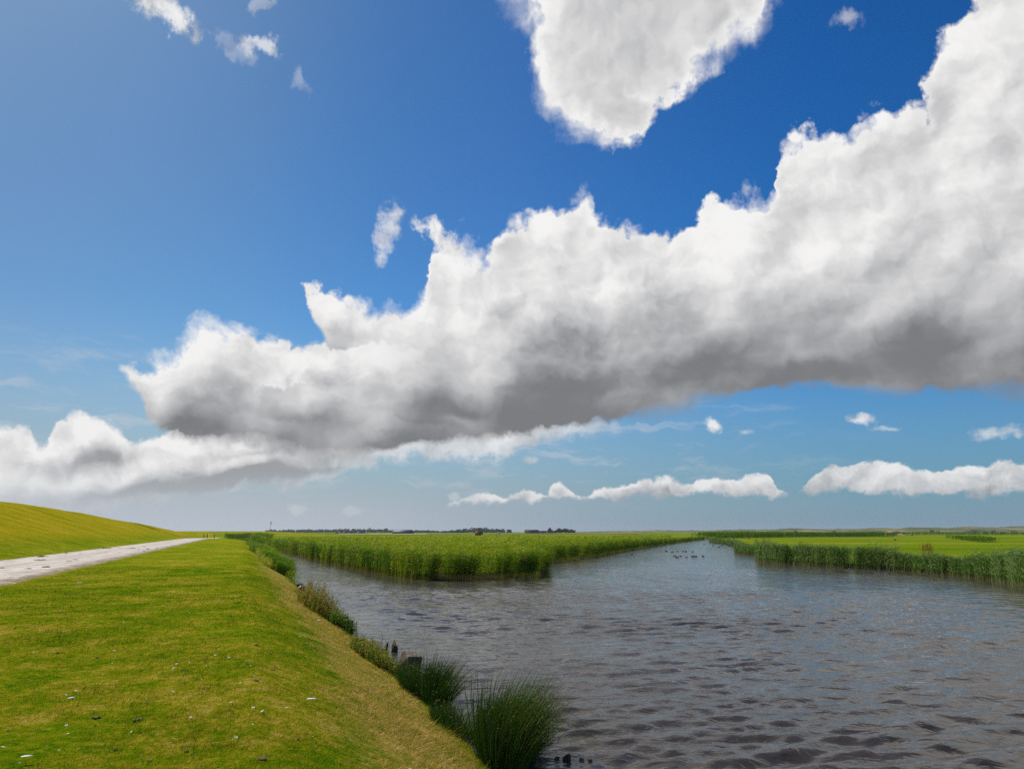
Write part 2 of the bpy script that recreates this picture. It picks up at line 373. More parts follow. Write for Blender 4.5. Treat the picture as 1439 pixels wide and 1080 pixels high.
# ------------------------------------------------------------------ ground heights
PLAT = 1.30; PATH0, PATH1 = 9.6, 16.0
def bend(v): return np.maximum(v - 320, 0) ** 2 / 900.0
def berm(v): return PLAT - .75 * sstep(185, 265, v)
def height(x, y, sd=None):
    if sd is None: sd = water_sd(x, y)
    u, v = uv(x, y); ue = u - bend(v)
    west = (u > -1.5) & (ue > -40) & (v < 520)
    # the berm on our side, sloping to the water
    s = np.clip(sd / 2.9, 0, 1)
    bank = berm(v) * (1 - (1 - s) ** 1.35) * sstep(0, .12, s + .05)
    n1 = fbm(x * .35, y * .35, 3, 11) * .16 * sstep(0, 1.5, sd) + fbm(x * 1.6, y * 1.6, 2, 3) * .05 * sstep(0, 1, sd)
    flat = sstep(PATH0 - 1.6, PATH0 - .3, ue) * (1 - sstep(PATH1 + .3, PATH1 + 1.6, ue))
    hb = bank + n1 * (1 - flat)
    dk = np.interp(ue, [PATH1 + .3, PATH1 + 2.5, PATH1 + 8, 38, 42, 44.5, 48, 52, 75], [0, .35, 1.75, 5.95, 6.65, 6.8, 6.7, 6.3, -1.0])
    dk = dk * np.interp(v, [0, 180, 290, 400, 455], [1, .99, .90, .68, .05]) + fbm(x * .12, y * .12, 3, 21) * .5 * sstep(PATH1 + 1, 30, ue)
    hb = hb + dk * (v > -400)
    # low land across the water
    hl = .36 * sstep(0, 1.2, sd) + fbm(x * .05, y * .05, 3, 31) * .25 * sstep(2, 12, sd)
    blend = sstep(300, 420, v) + (ue < -5)
    wst = np.where(west, 1.0, 0.0) * (1 - sstep(190, 260, v) * (1 - sstep(-6, 10, ue)))
    h = np.where(west, hb * wst + hl * (1 - wst), hl)
    # the dike coming back across the view, far behind the bend
    dd = seg_dist(x, y, [(-330, 300), (-250, 372), (-170, 392), (-78, 404)], closed=False)
    k = 1 - sstep(-140, -74, x) * .95
    ridge = 2.75 * (1 - sstep(3.0, 34, dd)) * k
    h = np.where(dd < 40, np.maximum(h, .4 + ridge), h)
    h = np.where(sd < 0, -.12 - np.minimum(-sd, 2) * .4, np.maximum(h, .02 + .05 * sstep(0, .3, sd)))
    # ground falls a little out of sight far away
    return h

def polar(th, rr):
    T, RR = np.meshgrid(th, rr)
    X = (np.sin(T) * RR).ravel(); Y = (np.cos(T) * RR).ravel()
    n, m = len(rr), len(th)
    i = np.arange((n - 1) * m).reshape(n - 1, m)
    a = i[:, :-1].ravel()
    F = np.stack([a, a + 1, a + m + 1, a + m], 1)
    return X, Y, F[:, ::-1], n, m
thf = np.radians(np.concatenate([np.arange(-180, -44, 3.0), np.arange(-44, 44, .22), np.arange(44, 180.1, 3.0)]))
rr = np.concatenate([[.05], np.exp(np.arange(math.log(.8), math.log(5200), .021))])
X, Y, F, n_, m_ = polar(thf, rr)
SD = water_sd(X, Y)
Z = height(X, Y, SD)
u_, v_ = uv(X, Y); ue_ = u_ - bend(v_)
bankm = (sstep(.05, .55, SD) * (1 - sstep(1.2, 2.5, SD + fbm(X * .5, Y * .5, 3, 8) * .7))) * (u_ > -1) * (v_ < 170)
meadow = np.where((u_ > -1.5) & ((v_ < 240) | ((ue_ > 8) & (v_ < 520))) & (ue_ > -3), 0.0, 1.0)
FARDIKE = [(-330, 300), (-250, 372), (-170, 392), (-78, 404)]
dikem = np.maximum(sstep(PATH1 + 2, PATH1 + 8, ue_) * (1 - meadow), .35 * (1 - sstep(30, 38, seg_dist(X, Y, FARDIKE, closed=False))))
mudm = meadow * (1 - sstep(1.0, 2.6, SD))

def newmat(name):
    m = bpy.data.materials.new(name); m.use_nodes = True; nt = m.node_tree; nt.nodes.clear()
    g = G(nt); o = nt.nodes.new('ShaderNodeOutputMaterial')
    return m, g, o
def principled(g, o, colr, rough=.8, spec=.3, normal=None, trans=None, **kw):
    b = g.n.new('ShaderNodeBsdfPrincipled')
    g.put(b.inputs['Base Color'], colr if isinstance(colr, E) else (*colr, 1))
    g.put(b.inputs['Roughness'], rough); b.inputs['Specular IOR Level'].default_value = spec
    if normal is not None: g.put(b.inputs['Normal'], normal)
    for k, v in kw.items(): g.put(b.inputs[k], v)
    if trans is not None:
        t = g.n.new('ShaderNodeBsdfTranslucent'); c = g.mix(1.0, colr, (1.25, 1.15, .55), 'MULTIPLY') if isinstance(colr, E) else (*colr, 1)
        g.put(t.inputs[0], c); mx = g.n.new('ShaderNodeMixShader'); mx.inputs[0].default_value = trans
        g.l.new(b.outputs[0], mx.inputs[1]); g.l.new(t.outputs[0], mx.inputs[2]); g.l.new(mx.outputs[0], o.inputs[0])
    else: g.l.new(b.outputs[0], o.inputs[0])
    return b
def attr(g, name, kind='Fac'):
    n = g.n.new('ShaderNodeAttribute'); n.attribute_name = name; return E(g, n.outputs[kind])
def bump(g, h, strength=.5, dist=.02):
    n = g.n.new('ShaderNodeBump'); n.inputs['Strength'].default_value = strength; n.inputs['Distance'].default_value = dist
    g.put(n.inputs['Height'], h); return E(g, n.outputs[0])
def pos(g):
    n = g.n.new('ShaderNodeNewGeometry'); return E(g, n.outputs['Position'])

def turf_colour(g, P, fineness=True):
    """the colour of the turf by place: lush and yellowed patches, the dry edge of the bank, the meadows"""
    big = g.noise(P, .35, 4, .6); mid = g.noise(P, 1.9, 4, .65); small = g.noise(P, 11, 3, .6)
    lawn = g.ramp(big * .34 + mid * .38 + small * .40, [(.38, (.035, .100, .0015)), (.45, (.070, .155, .002)), (.51, (.130, .200, .003)), (.57, (.205, .235, .005)), (.64, (.34, .28, .02)), (.72, (.48, .37, .09))])
    dry = g.ramp(mid * .6 + small * .45, [(.34, (.19, .205, .018)), (.46, (.28, .25, .03)), (.56, (.37, .285, .05)), (.66, (.44, .34, .09)), (.78, (.52, .42, .18))])
    c = g.mix(g.mr(attr(g, 'bank') * .85 + (mid - .5) * 1.2 + (small - .5) * .5, .10, .80) * .92, lawn, dry)
    st = g.noise(g.vmath('MULTIPLY', P, (.06, .22, .2)), 1.0, 5, .65)
    dk = g.ramp(st * .62 + mid * .38, [(.34, (.16, .18, .002)), (.44, (.25, .235, .003)), (.53, (.34, .275, .008)), (.66, (.44, .31, .03))])
    c = g.mix(attr(g, 'dike'), c, dk)
    mw = g.noise(g.vmath('MULTIPLY', P, (.008, .035, 0)), 1.0, 4, .55)
    mc = g.ramp(mw * .7 + mid * .15 + big * .15, [(.36, (.065, .125, .004)), (.45, (.110, .175, .006)), (.53, (.160, .210, .008)), (.61, (.23, .235, .020)), (.70, (.28, .23, .05))])
    c = g.mix(attr(g, 'meadow') * (1 - attr(g, 'dike')), c, mc)
    return g.mix(attr(g, 'mud'), c, (.045, .036, .018)), small
m_turf, g, o = newmat('turf')
Pg = pos(g); tc_, sm_ = turf_colour(g, Pg)
clod = g.noise(Pg, 26, 4, .7)
tc_ = g.mix(g.mr(clod, .60, .72) * .75, tc_, (.07, .075, .010))
fleck = g.noise(Pg, 15, 2, .6)
tc_ = g.mix(g.mr(fleck, .68, .74) * .6, tc_, (.42, .34, .14))
nf = g.noise(Pg, 60, 3, .7)
principled(g, o, tc_, .95, .0, bump(g, nf * .6 + clod, .9, .05))
ground = mesh_np('ground', np.stack([X, Y, Z], 1), F, m_turf, smooth=True, attrs={'bank': bankm, 'meadow': meadow, 'dike': dikem * (1 - meadow) + dikem * meadow, 'mud': mudm})
tag(ground, kind='structure')

# ------------------------------------------------------------------ paved path
m_path, g, o = newmat('path_paving')
P = pos(g)
mp = g.n.new('ShaderNodeMapping'); mp.inputs['Rotation'].default_value = (0, 0, -math.atan2(DIR[1], DIR[0])); g.put(mp.inputs[0], P); Pr = E(g, mp.outputs[0])
bk = g.n.new('ShaderNodeTexBrick'); g.put(bk.inputs['Vector'], Pr)
for k, v in (('Scale', 1.0), ('Mortar Size', .012), ('Mortar Smooth', .3), ('Brick Width', .42), ('Row Height', .21), ('Bias', 0.0)): bk.inputs[k].default_value = v
bk.inputs['Color1'].default_value = (.50, .43, .36, 1); bk.inputs['Color2'].default_value = (.66, .57, .48, 1); bk.inputs['Mortar'].default_value = (.20, .17, .11, 1)
wear = g.noise(P, .8, 5, .65); streak = g.noise(g.vmath('MULTIPLY', Pr, (.12, 1.0, 1)), 1.6, 4, .6)
c = g.mix(g.mr(wear, .42, .66) * .6, E(g, bk.outputs[0]), (.72, .63, .54))
c = g.mix(g.mr(streak, .46, .68) * .65, c, (.33, .30, .27))
tr_ = attr(g, 'track')
c = g.mix(g.mr(tr_ + (wear - .5) * .5, .45, .95) * .35, c, (.26, .23, .19))
dirt = g.noise(P, 3.2, 5, .7)
c = g.mix(g.mr(dirt, .66, .72) * .85, c, (.10, .065, .035))
edge = attr(g, 'edge')
c = g.mix(g.mr(edge + (g.noise(P, 2.6, 4, .7) - .5) * 1.1, .62, .95), c, (.20, .14, .06))
principled(g, o, c, .9, .2, bump(g, E(g, bk.outputs[1]) * -.6 + dirt * .6, .5, .012))
vs = np.concatenate([np.arange(-40, 90, .8), np.arange(90, 300, 1.5)]); us = np.linspace(PATH0, PATH1, 11)
U, V = np.meshgrid(us, vs); ub = U + bend(V)
edgew = np.where(np.abs(U - (PATH0 + PATH1) / 2) > 3.1, 1, 0) * .14 * fbm(V * 1.3, U * 3, 3, 77) * 2
ub = ub + edgew
px_, py_ = from_uv(ub.ravel(), V.ravel())
cr = (1 - ((U - (PATH0 + PATH1) / 2) / 3.2) ** 2).ravel() * .05
pz = berm(V.ravel()) + fbm(px_ * .12, py_ * .12, 3, 21) * 0 + .035 + cr
pz = np.where(np.abs(U.ravel() - (PATH0 + PATH1) / 2) > 3.1, berm(V.ravel()) - .02, pz)
n, m = len(vs), len(us); i = np.arange((n - 1) * m).reshape(n - 1, m)[:, :-1].ravel()
path = mesh_np('path', np.stack([px_, py_, pz], 1), np.stack([i, i + 1, i + m + 1, i + m], 1)[:, ::-1], m_path, smooth=True,
        attrs={'track': np.exp(-((np.abs(U - (PATH0 + PATH1) / 2) - .1) / .45) ** 2).ravel(), 'edge': (np.abs(U - (PATH0 + PATH1) / 2) / 3.2).ravel()})
tag(path, kind='structure')

# ------------------------------------------------------------------ water with real waves
m_wat, g, o = newmat('canal_water')
P = pos(g)
rip = g.noise(g.vmath('MULTIPLY', P, (.75, 1.5, 1)), 2.3, 3.0, .55, .5)
rip2 = g.noise(g.vmath('MULTIPLY', P, (1.0, 1.7, 1)), 22, 3, .6, .4)
gust = g.noise(g.vmath('MULTIPLY', P, (.05, .12, 0)), 1.0, 3, .5)
nb = bump(g, (rip * .80 + rip2 * .03) * g.mr(gust, .3, .65, .65, 1.15), 1.0, .06)
principled(g, o, (.058, .048, .037), g.mr(gust, .35, .6, .045, .09), .5, nb, IOR=1.333)
thw = np.radians(np.concatenate([np.arange(-180, -40, 4.0), np.arange(-40, -14, .3), np.arange(-14, 42, .075), np.arange(44, 180.1, 4.0)]))
rw = np.exp(np.concatenate([np.arange(math.log(.5), math.log(6.0), .15), np.arange(math.log(6.0), math.log(90), .0045), np.arange(math.log(90), math.log(400), .02), np.arange(math.log(400), math.log(5000), .2)]))
WX, WY, WF, n, m = polar(thw, rw)
rad = np.hypot(WX, WY); cell = rad * .0050
wob = [fbm(WX * .35, WY * .35, 2, k) * 3.2 for k in range(7)]
H = np.zeros_like(WX); wr = np.random.default_rng(12)
mid_dir = R(-74)     # the way the wind drives the waves
for k in range(80):
    L = .14 * (1.05 / .14) ** (wr.random()); th = mid_dir + wr.normal() * .38
    kx, ky = math.cos(th), math.sin(th); kk = 2 * math.pi / L
    amp = .0074 * L ** .92 * (.5 + wr.random())
    ph = kk * (kx * WX + ky * WY) + wr.random() * 6.28 + wob[k % 7]
    fade_ = np.clip((L / cell - 2.2) / 2.5, 0, 1)
    H += amp * fade_ * (np.sin(ph) + .28 * np.cos(2 * ph) * (L > .5))
H *= .65 + fbm(WX * .12, WY * .2, 3, 90) * 1.3
near_bank = sstep(.1, 2.5, -water_sd(WX, WY))
H *= .25 + .75 * near_bank
water = mesh_np('water', np.stack([WX, WY, H], 1), WF, m_wat, smooth=True)
tag(water, kind='structure')
# ------------------------------------------------------------------ plants
def leaf_mat(name, ramp, rough=.5, trans=.3, dry=(.22, .17, .06), spec=.07):
    """colour by the plant's own tint, dry straw colour low on the stem"""
    m, g, o = newmat(name)
    t = attr(g, 'tint'); h = attr(g, 'up')
    c = g.ramp(t, ramp)
    c = g.mix(g.mr(h + (t - .5) * .3, .28, .0) * .6, c, dry)
    principled(g, o, c, rough, spec, trans=trans)
    return m
REED = [(.0, (.028, .082, .003)), (.28, (.080, .180, .003)), (.60, (.195, .31, .004)), (.9, (.35, .42, .02)), (1.0, (.46, .38, .14))]
REEDB = [(.0, (.055, .135, .016)), (.4, (.11, .215, .026)), (.75, (.20, .30, .075)), (.9, (.20, .26, .11)), (1.0, (.30, .25, .13))]
m_reed = leaf_mat('reed_leaves', REED, trans=.38); m_reedb = leaf_mat('reed_leaves_grey_green', REEDB, .45, .30, spec=.20)
m_rush = leaf_mat('rush_stems', [(.0, (.06, .15, .014)), (.5, (.14, .27, .026)), (.8, (.25, .34, .05)), (.93, (.22, .20, .06)), (1.0, (.42, .26, .10))], .45, .10, (.10, .09, .03))
m_weed = leaf_mat('weed_leaves', [(.0, (.07, .15, .010)), (.45, (.15, .23, .012)), (.7, (.27, .27, .02)), (.88, (.27, .18, .035)), (1.0, (.22, .09, .035))], .6, .3, (.13, .15, .02))
WIND = np.array([.80, .60])

def ribbons(base, dirv, length, width, nseg, droop, side=None, taper=1.0, r=rng):
    """many curved ribbons at once: base (n,3), dirv unit (n,3), droop (n,) downward pull plus wind; returns verts, quads, frac"""
    n = len(base); t = np.linspace(0, 1, nseg + 1)
    if side is None:
        a = r.random(n) * 2 * math.pi
        side = np.stack([np.cos(a), np.sin(a), np.zeros(n)], 1)
    P_ = base[:, None, :] + dirv[:, None, :] * (length[:, None] * t)[:, :, None]
    bow = (length * droop)[:, None] * t[None] ** 2
    P_[:, :, 2] -= bow
    P_[:, :, 0] += bow * WIND[0] * .7; P_[:, :, 1] += bow * WIND[1] * .3
    w = width[:, None] * np.maximum(1 - taper * t[None] ** 1.6, .06)
    A = P_ - side[:, None, :] * w[:, :, None] * .5; B = P_ + side[:, None, :] * w[:, :, None] * .5
    V_ = np.stack([A, B], 2).reshape(n, -1, 3)
    k = 2 * (nseg + 1)
    q = np.array([[2 * i, 2 * i + 1, 2 * i + 3, 2 * i + 2] for i in range(nseg)])
    F_ = (np.arange(n)[:, None, None] * k + q[None]).reshape(-1, 4)
    return V_.reshape(-1, 3), F_, np.tile(np.repeat(t, 2), n)

class Bag:
    def __init__(s): s.v = []; s.f = []; s.t = []; s.u = []; s.n = 0
    def add(s, v, f, tint, up):
        s.v.append(v); s.f.append(f + s.n); s.n += len(v); s.t.append(np.broadcast_to(tint, (len(v),))); s.u.append(np.broadcast_to(up, (len(v),)))
    def build(s, name, mat, parent=None, loc=None):
        return mesh_np(name, np.concatenate(s.v), np.concatenate(s.f), mat, parent, attrs={'tint': np.clip(np.concatenate(s.t), 0, 1), 'up': np.clip(np.concatenate(s.u), 0, 1)}, loc=loc)
    def count(s): return s.n

def reeds(bag, x, y, z, hgt, scale, leaves=7, lean=.16, tint=None, topleaf=0.0, plume=.0, r=rng):
    """stems with blades set along them; x,y,z,hgt,scale arrays"""
    n = len(x)
    if n == 0: return
    tint = (r.random(n) * .5 + .15) if tint is None else tint
    base = np.stack([x, y, z], 1)
    l = lean * (.5 + r.random(n))
    d = np.stack([WIND[0] * l + r.normal(size=n) * .13, WIND[1] * l + r.normal(size=n) * .13, np.ones(n)], 1); d /= np.linalg.norm(d, axis=1)[:, None]
    v, f, t = ribbons(base, d, hgt, .010 * scale, 2, np.full(n, .05), taper=.7, r=r)
    bag.add(v, f, np.repeat(tint, 6), t * .9)
    tops = base + d * hgt[:, None]
    tint = np.clip(tint, 0, 1)
    for k in range(leaves):
        nb = .9 + .5 * r.random(n)
        fr = topleaf + (1 - topleaf) * (.22 + .78 * (k + r.random(n) * .9) / leaves)
        b = base + d * (hgt * fr)[:, None]
        a = r.random(n) * 2 * math.pi
        out = np.stack([np.cos(a) * .75 + WIND[0] * .50, np.sin(a) * .75 + WIND[1] * .40, .45 + .7 * r.random(n)], 1)
        out /= np.linalg.norm(out, axis=1)[:, None]
        side = np.cross(out, r.normal(size=(n, 3))); side /= np.linalg.norm(side, axis=1)[:, None] + 1e-9
        L = (.34 + .22 * r.random(n)) * (hgt / 1.8) ** .5 * np.minimum(scale, 1.6) ** .6
        v, f, t = ribbons(b, out, L, (.014 + .014 * r.random(n)) * scale, 2, (.25 + .9 * r.random(n)), side, r=r)
        bag.add(v, f, np.repeat(np.clip(tint + r.normal(size=n) * .09, 0, 1), 6), np.repeat(fr * .9 + .1, 6))
    if plume > 0:
        m = r.random(n) < plume
        if m.any():
            q = m.sum(); v, f, t = ribbons(tops[m], d[m], np.full(q, .30), .05 * scale[m], 2, np.full(q, .9), r=r)
            bag.add(v, f, .97, 1)

def along(poly, step, r=rng):
    """points with inward normals along an open line"""
    pts = []
    for (ax, ay), (bx, by) in zip(poly[:-1], poly[1:]):
        L = math.hypot(bx - ax, by - ay); k = max(1, int(L / step))
        for i in range(k):
            t = (i + .5) / k; pts.append((ax + (bx - ax) * t, ay + (by - ay) * t, -(by - ay) / L, (bx - ax) / L))
    return np.array(pts)
LAND_N = 1
def reed_edge(bag, poly, dens0, depth, h0, hvar, tint0, near_r=45., plume=0., seed=1, leaves=7, lean=.16, maxd=9e9, hfun=None, gap=.22, cap=2.5):
    """dense edge of a reed bed; density falls and blades widen with distance from the camera"""
    r = np.random.default_rng(seed)
    X_, Y_, S_, D_ = [], [], [], []
    for (ax, ay), (bx, by) in zip(poly[:-1], poly[1:]):
        L = math.hypot(bx - ax, by - ay)
        nseg = max(1, int(L / 2.0))
        for i in range(nseg):
            t0, t1 = i / nseg, (i + 1) / nseg
            cx, cy = ax + (bx - ax) * (t0 + t1) / 2, ay + (by - ay) * (t0 + t1) / 2
            dist = math.hypot(cx, cy)
            if dist > maxd: continue
            sc = max(1., (dist / near_r) ** .75)
            n = int(dens0 / sc ** 1.75 * depth * L / nseg) + 1
            t = t0 + (t1 - t0) * r.random(n); dp = depth * r.random(n) ** 1.5 - .25
            nx, ny = (by - ay) / L, -(bx - ax) / L      # towards the land for lines run with the water on their left
            X_.append(ax + (bx - ax) * t + nx * dp * LAND_N); Y_.append(ay + (by - ay) * t + ny * dp * LAND_N)
            S_.append(np.full(n, sc)); D_.append(dp)
    x = np.concatenate(X_); y = np.concatenate(Y_); sc = np.concatenate(S_); dp = np.concatenate(D_)
    jig = fbm(x * .9, y * .9, 2, seed + 50) * .8
    keep = (water_sd(x, y) > (-.30 + jig * 1.1)) & (r.random(len(x)) < gap + 1.6 * sstep(-.22, .10, fbm(x * 1.1, y * 1.1, 2, seed + 77)))
    x, y, sc, dp = x[keep], y[keep], sc[keep], dp[keep]
    z = np.maximum(height(x, y), -.05)
    pat = fbm(x * .35, y * .35, 3, seed + 3); pat2 = fbm(x * 1.2, y * 1.2, 2, seed + 9)
    h = (h0 + pat * hvar * 2.2 + pat2 * hvar * 1.7 + r.normal(size=len(x)) * .09) * (.72 + .28 * sstep(-.2, .8, dp))
    if hfun is not None: h = h * hfun(x, y)
    tint = np.clip(tint0 - .05 + pat * .9 + pat2 * .7 + r.normal(size=len(x)) * .14, 0, .93)
    dead = r.random(len(x)) < .05; tint[dead] = 1
    reeds(bag, x, y, z, np.clip(h, .35, cap - np.maximum(z, 0)), sc, leaves, lean, tint, plume=plume, r=r)

def reed_fill(bag, poly, cond, n, h0, hvar, tint0, seed, scale_r=40., leaves=6):
    """the interior of a bed: stands seen at a low angle, thinner with distance"""
    r = np.random.default_rng(seed)
    xs = [p[0] for p in poly]; ys = [p[1] for p in poly]
    x = min(xs) + (max(xs) - min(xs)) * r.random(n * 6); y = min(ys) + (max(ys) - min(ys)) * r.random(n * 6)
    d = np.hypot(x, y)
    k = inside(x, y, poly) & (r.random(len(x)) < (45. / np.maximum(d, 45)) ** 1.2)
    x, y = x[k], y[k]; sd = water_sd(x, y); k = sd > 1.2
    if cond is not None: k &= cond(x, y)
    x, y = x[k][:n], y[k][:n]; d = np.hypot(x, y); sc = np.maximum(1.2, (d / scale_r) ** .9 * 1.2)
    pat = fbm(x * .25, y * .25, 3, seed + 3)
    h = h0 + pat * hvar * 2 + fbm(x * .9, y * .9, 2, seed) * .4 + r.normal(size=len(x)) * .10
    h = h * (1 - .3 * sstep(60, 140, np.hypot(x, y)))
    z = height(x, y)
    tint = np.clip(tint0 + pat * .5 + r.normal(size=len(x)) * .12, 0, .95)
    reeds(bag, x, y, z, h, sc, leaves, .18, tint, topleaf=.30, plume=.03, r=r)

# peninsula between the two channels: edge and interior
bag = Bag()
reed_edge(bag, pen, 120, 3.4, 2.12, .34, .44, seed=21, leaves=9, hfun=lambda x, y: 1 - .30 * sstep(90, 200, np.hypot(x, y)))
inner = pen[2:17] + [(58, 262), (5, 235), (-25, 205), (-46, 165)]
reed_fill(bag, inner, lambda x, y: water_sd(x, y) < 26 + fbm(x * .05, y * .05, 2, 5) * 20, 26000, 1.95, .30, .70, 22)
tag(bag.build('reeds', m_reed), kind='stuff')
# right bank
bag = Bag()
reed_edge(bag, rbk[7:], 170, 4.4, 2.35, .36, .48, seed=31, gap=.55, cap=2.28, leaves=9, lean=.30, plume=.06, hfun=lambda x, y: 1 - .30 * np.exp(-((x - gp(1266, 801)[0]) / 1.2) ** 2) + .10 * sstep(gp(1275, 802)[0], gp(1330, 806)[0], x) - .12 * sstep(50, 90, y))
reed_edge(bag, rbk[:8], 120, 3.8, 1.6, .40, .42, seed=33, hfun=lambda x, y: .9 + .1 * sstep(120, 90, y))
tag(bag.build('reeds', m_reedb), kind='stuff')
# band of reeds crossing the meadow further right, and the far edge beyond the channel head
bag = Bag()
def band(bag, line, n, width, h0, sc, tint0, seed):
    r = np.random.default_rng(seed); L = [math.hypot(b[0] - a[0], b[1] - a[1]) for a, b in zip(line[:-1], line[1:])]
    c = np.cumsum([0] + L); s_ = r.random(n) * c[-1]
    x = np.interp(s_, c, [p[0] for p in line]); y = np.interp(s_, c, [p[1] for p in line]) + (r.random(n) - .5) * width
    pat = fbm(x * .06, y * .06, 3, seed)
    k = water_sd(x, y) > .3; x, y, pat = x[k], y[k], pat[k]
    reeds(bag, x, y, height(x, y), np.maximum(h0 + pat * h0 * .7, .4), np.full(len(x), sc), 4, .15, np.clip(tint0 + pat * .5 + r.normal(size=len(x)) * .1, 0, .95), topleaf=.2, r=r)
band(bag, [gp(1000, 755.5, .4), gp(1100, 754.2, .4), gp(1245, 753.6, .4)], 5200, 26, 2.3, 9, .25, 41)
band(bag, [gp(985, 754.4, .4), gp(1120, 751.8, .4), gp(1330, 751.2, .4), gp(1500, 751.0, .4)], 4200, 40, 2.2, 13, .2, 42)
band(bag, [gp(325, 756.4, .4), gp(345, 757.2, .4), gp(372, 757.8, .4)], 1500, 16, 1.9, 5, .30, 43)
band(bag, [gp(1336, 757.0, .4), gp(1352, 757.4, .4), gp(1375, 760.2, .4), gp(1392, 762, .4)], 700, 7, 1.3, 6, .25, 44)
tag(bag.build('reeds', m_reed), kind='stuff')

# clumps along our own bank
def clump_at(px, py, z): x, y = gp(px, py, z); return x, y
LEFT_CLUMPS = [(48.5, 57.5, 1.15, 1.05, 1800, 'nearest bushy green reed clump on the grassy bank, just above the row of dark stones'),
               (62, 92, 1.35, 1.10, 2600, 'long green reed clump on the grassy bank, just behind the nearest large clump'),
               (100, 142, 1.4, .95, 1500, 'farthest low strip of reeds on the grassy bank where the narrow channel fades out')]
for (v0, v1, dep, hh, n, lab) in LEFT_CLUMPS:
    r = np.random.default_rng(int(v0)); vv = v0 + (v1 - v0) * r.random(n)
    q = (vv - v0) / (v1 - v0)
    uu = (r.random(n) ** .8) * (dep * 1.7) * (.45 + .55 * np.sin(np.pi * np.clip(q * .9 + .05, 0, 1))) - .10
    x, y = from_uv(uu, vv); z = np.maximum(height(x, y), -.05)
    h = hh * (.75 + .3 * np.sin(np.pi * q)) + fbm(x, y, 2, 4) * .5 - np.maximum(uu, 0) * .20
    bag = Bag(); reeds(bag, x, y, z, np.maximum(h, .3), np.full(n, 1.0 + .4 * (v0 > 60) + .5 * (v0 > 90)), 6, .14, np.clip(.50 + fbm(x, y, 2, 9) * .7, 0, .9), r=r)
    m = 260; vv = v0 - .8 + (v1 - v0) * r.random(m); uu = 1.25 + .6 * r.random(m); x, y = from_uv(uu, vv)
    reeds(bag, x, y, height(x, y), .35 + .3 * r.random(m), np.full(m, 1.2), 4, .1, .86 + .1 * r.random(m), r=r)
    cx, cy = from_uv(0, (v0 + v1) / 2)
    o_ = bag.build('reed_clump', m_reed); tag(o_, lab, 'reed clump', 'reed clumps along the near bank')
r = np.random.default_rng(5); bag = Bag(); cx, cy = gp(408, 823, 0); n = 70
reeds(bag, cx + r.normal(size=n) * .16, cy + r.normal(size=n) * .2, np.full(n, -.1), .75 + .35 * r.random(n), np.full(n, 1.0), 2, .12, .5 + .3 * r.random(n), r=r)
tag(bag.build('reed_tuft', m_reed), 'small thin tuft of reeds standing alone in the water beside the bank', 'reed tuft')

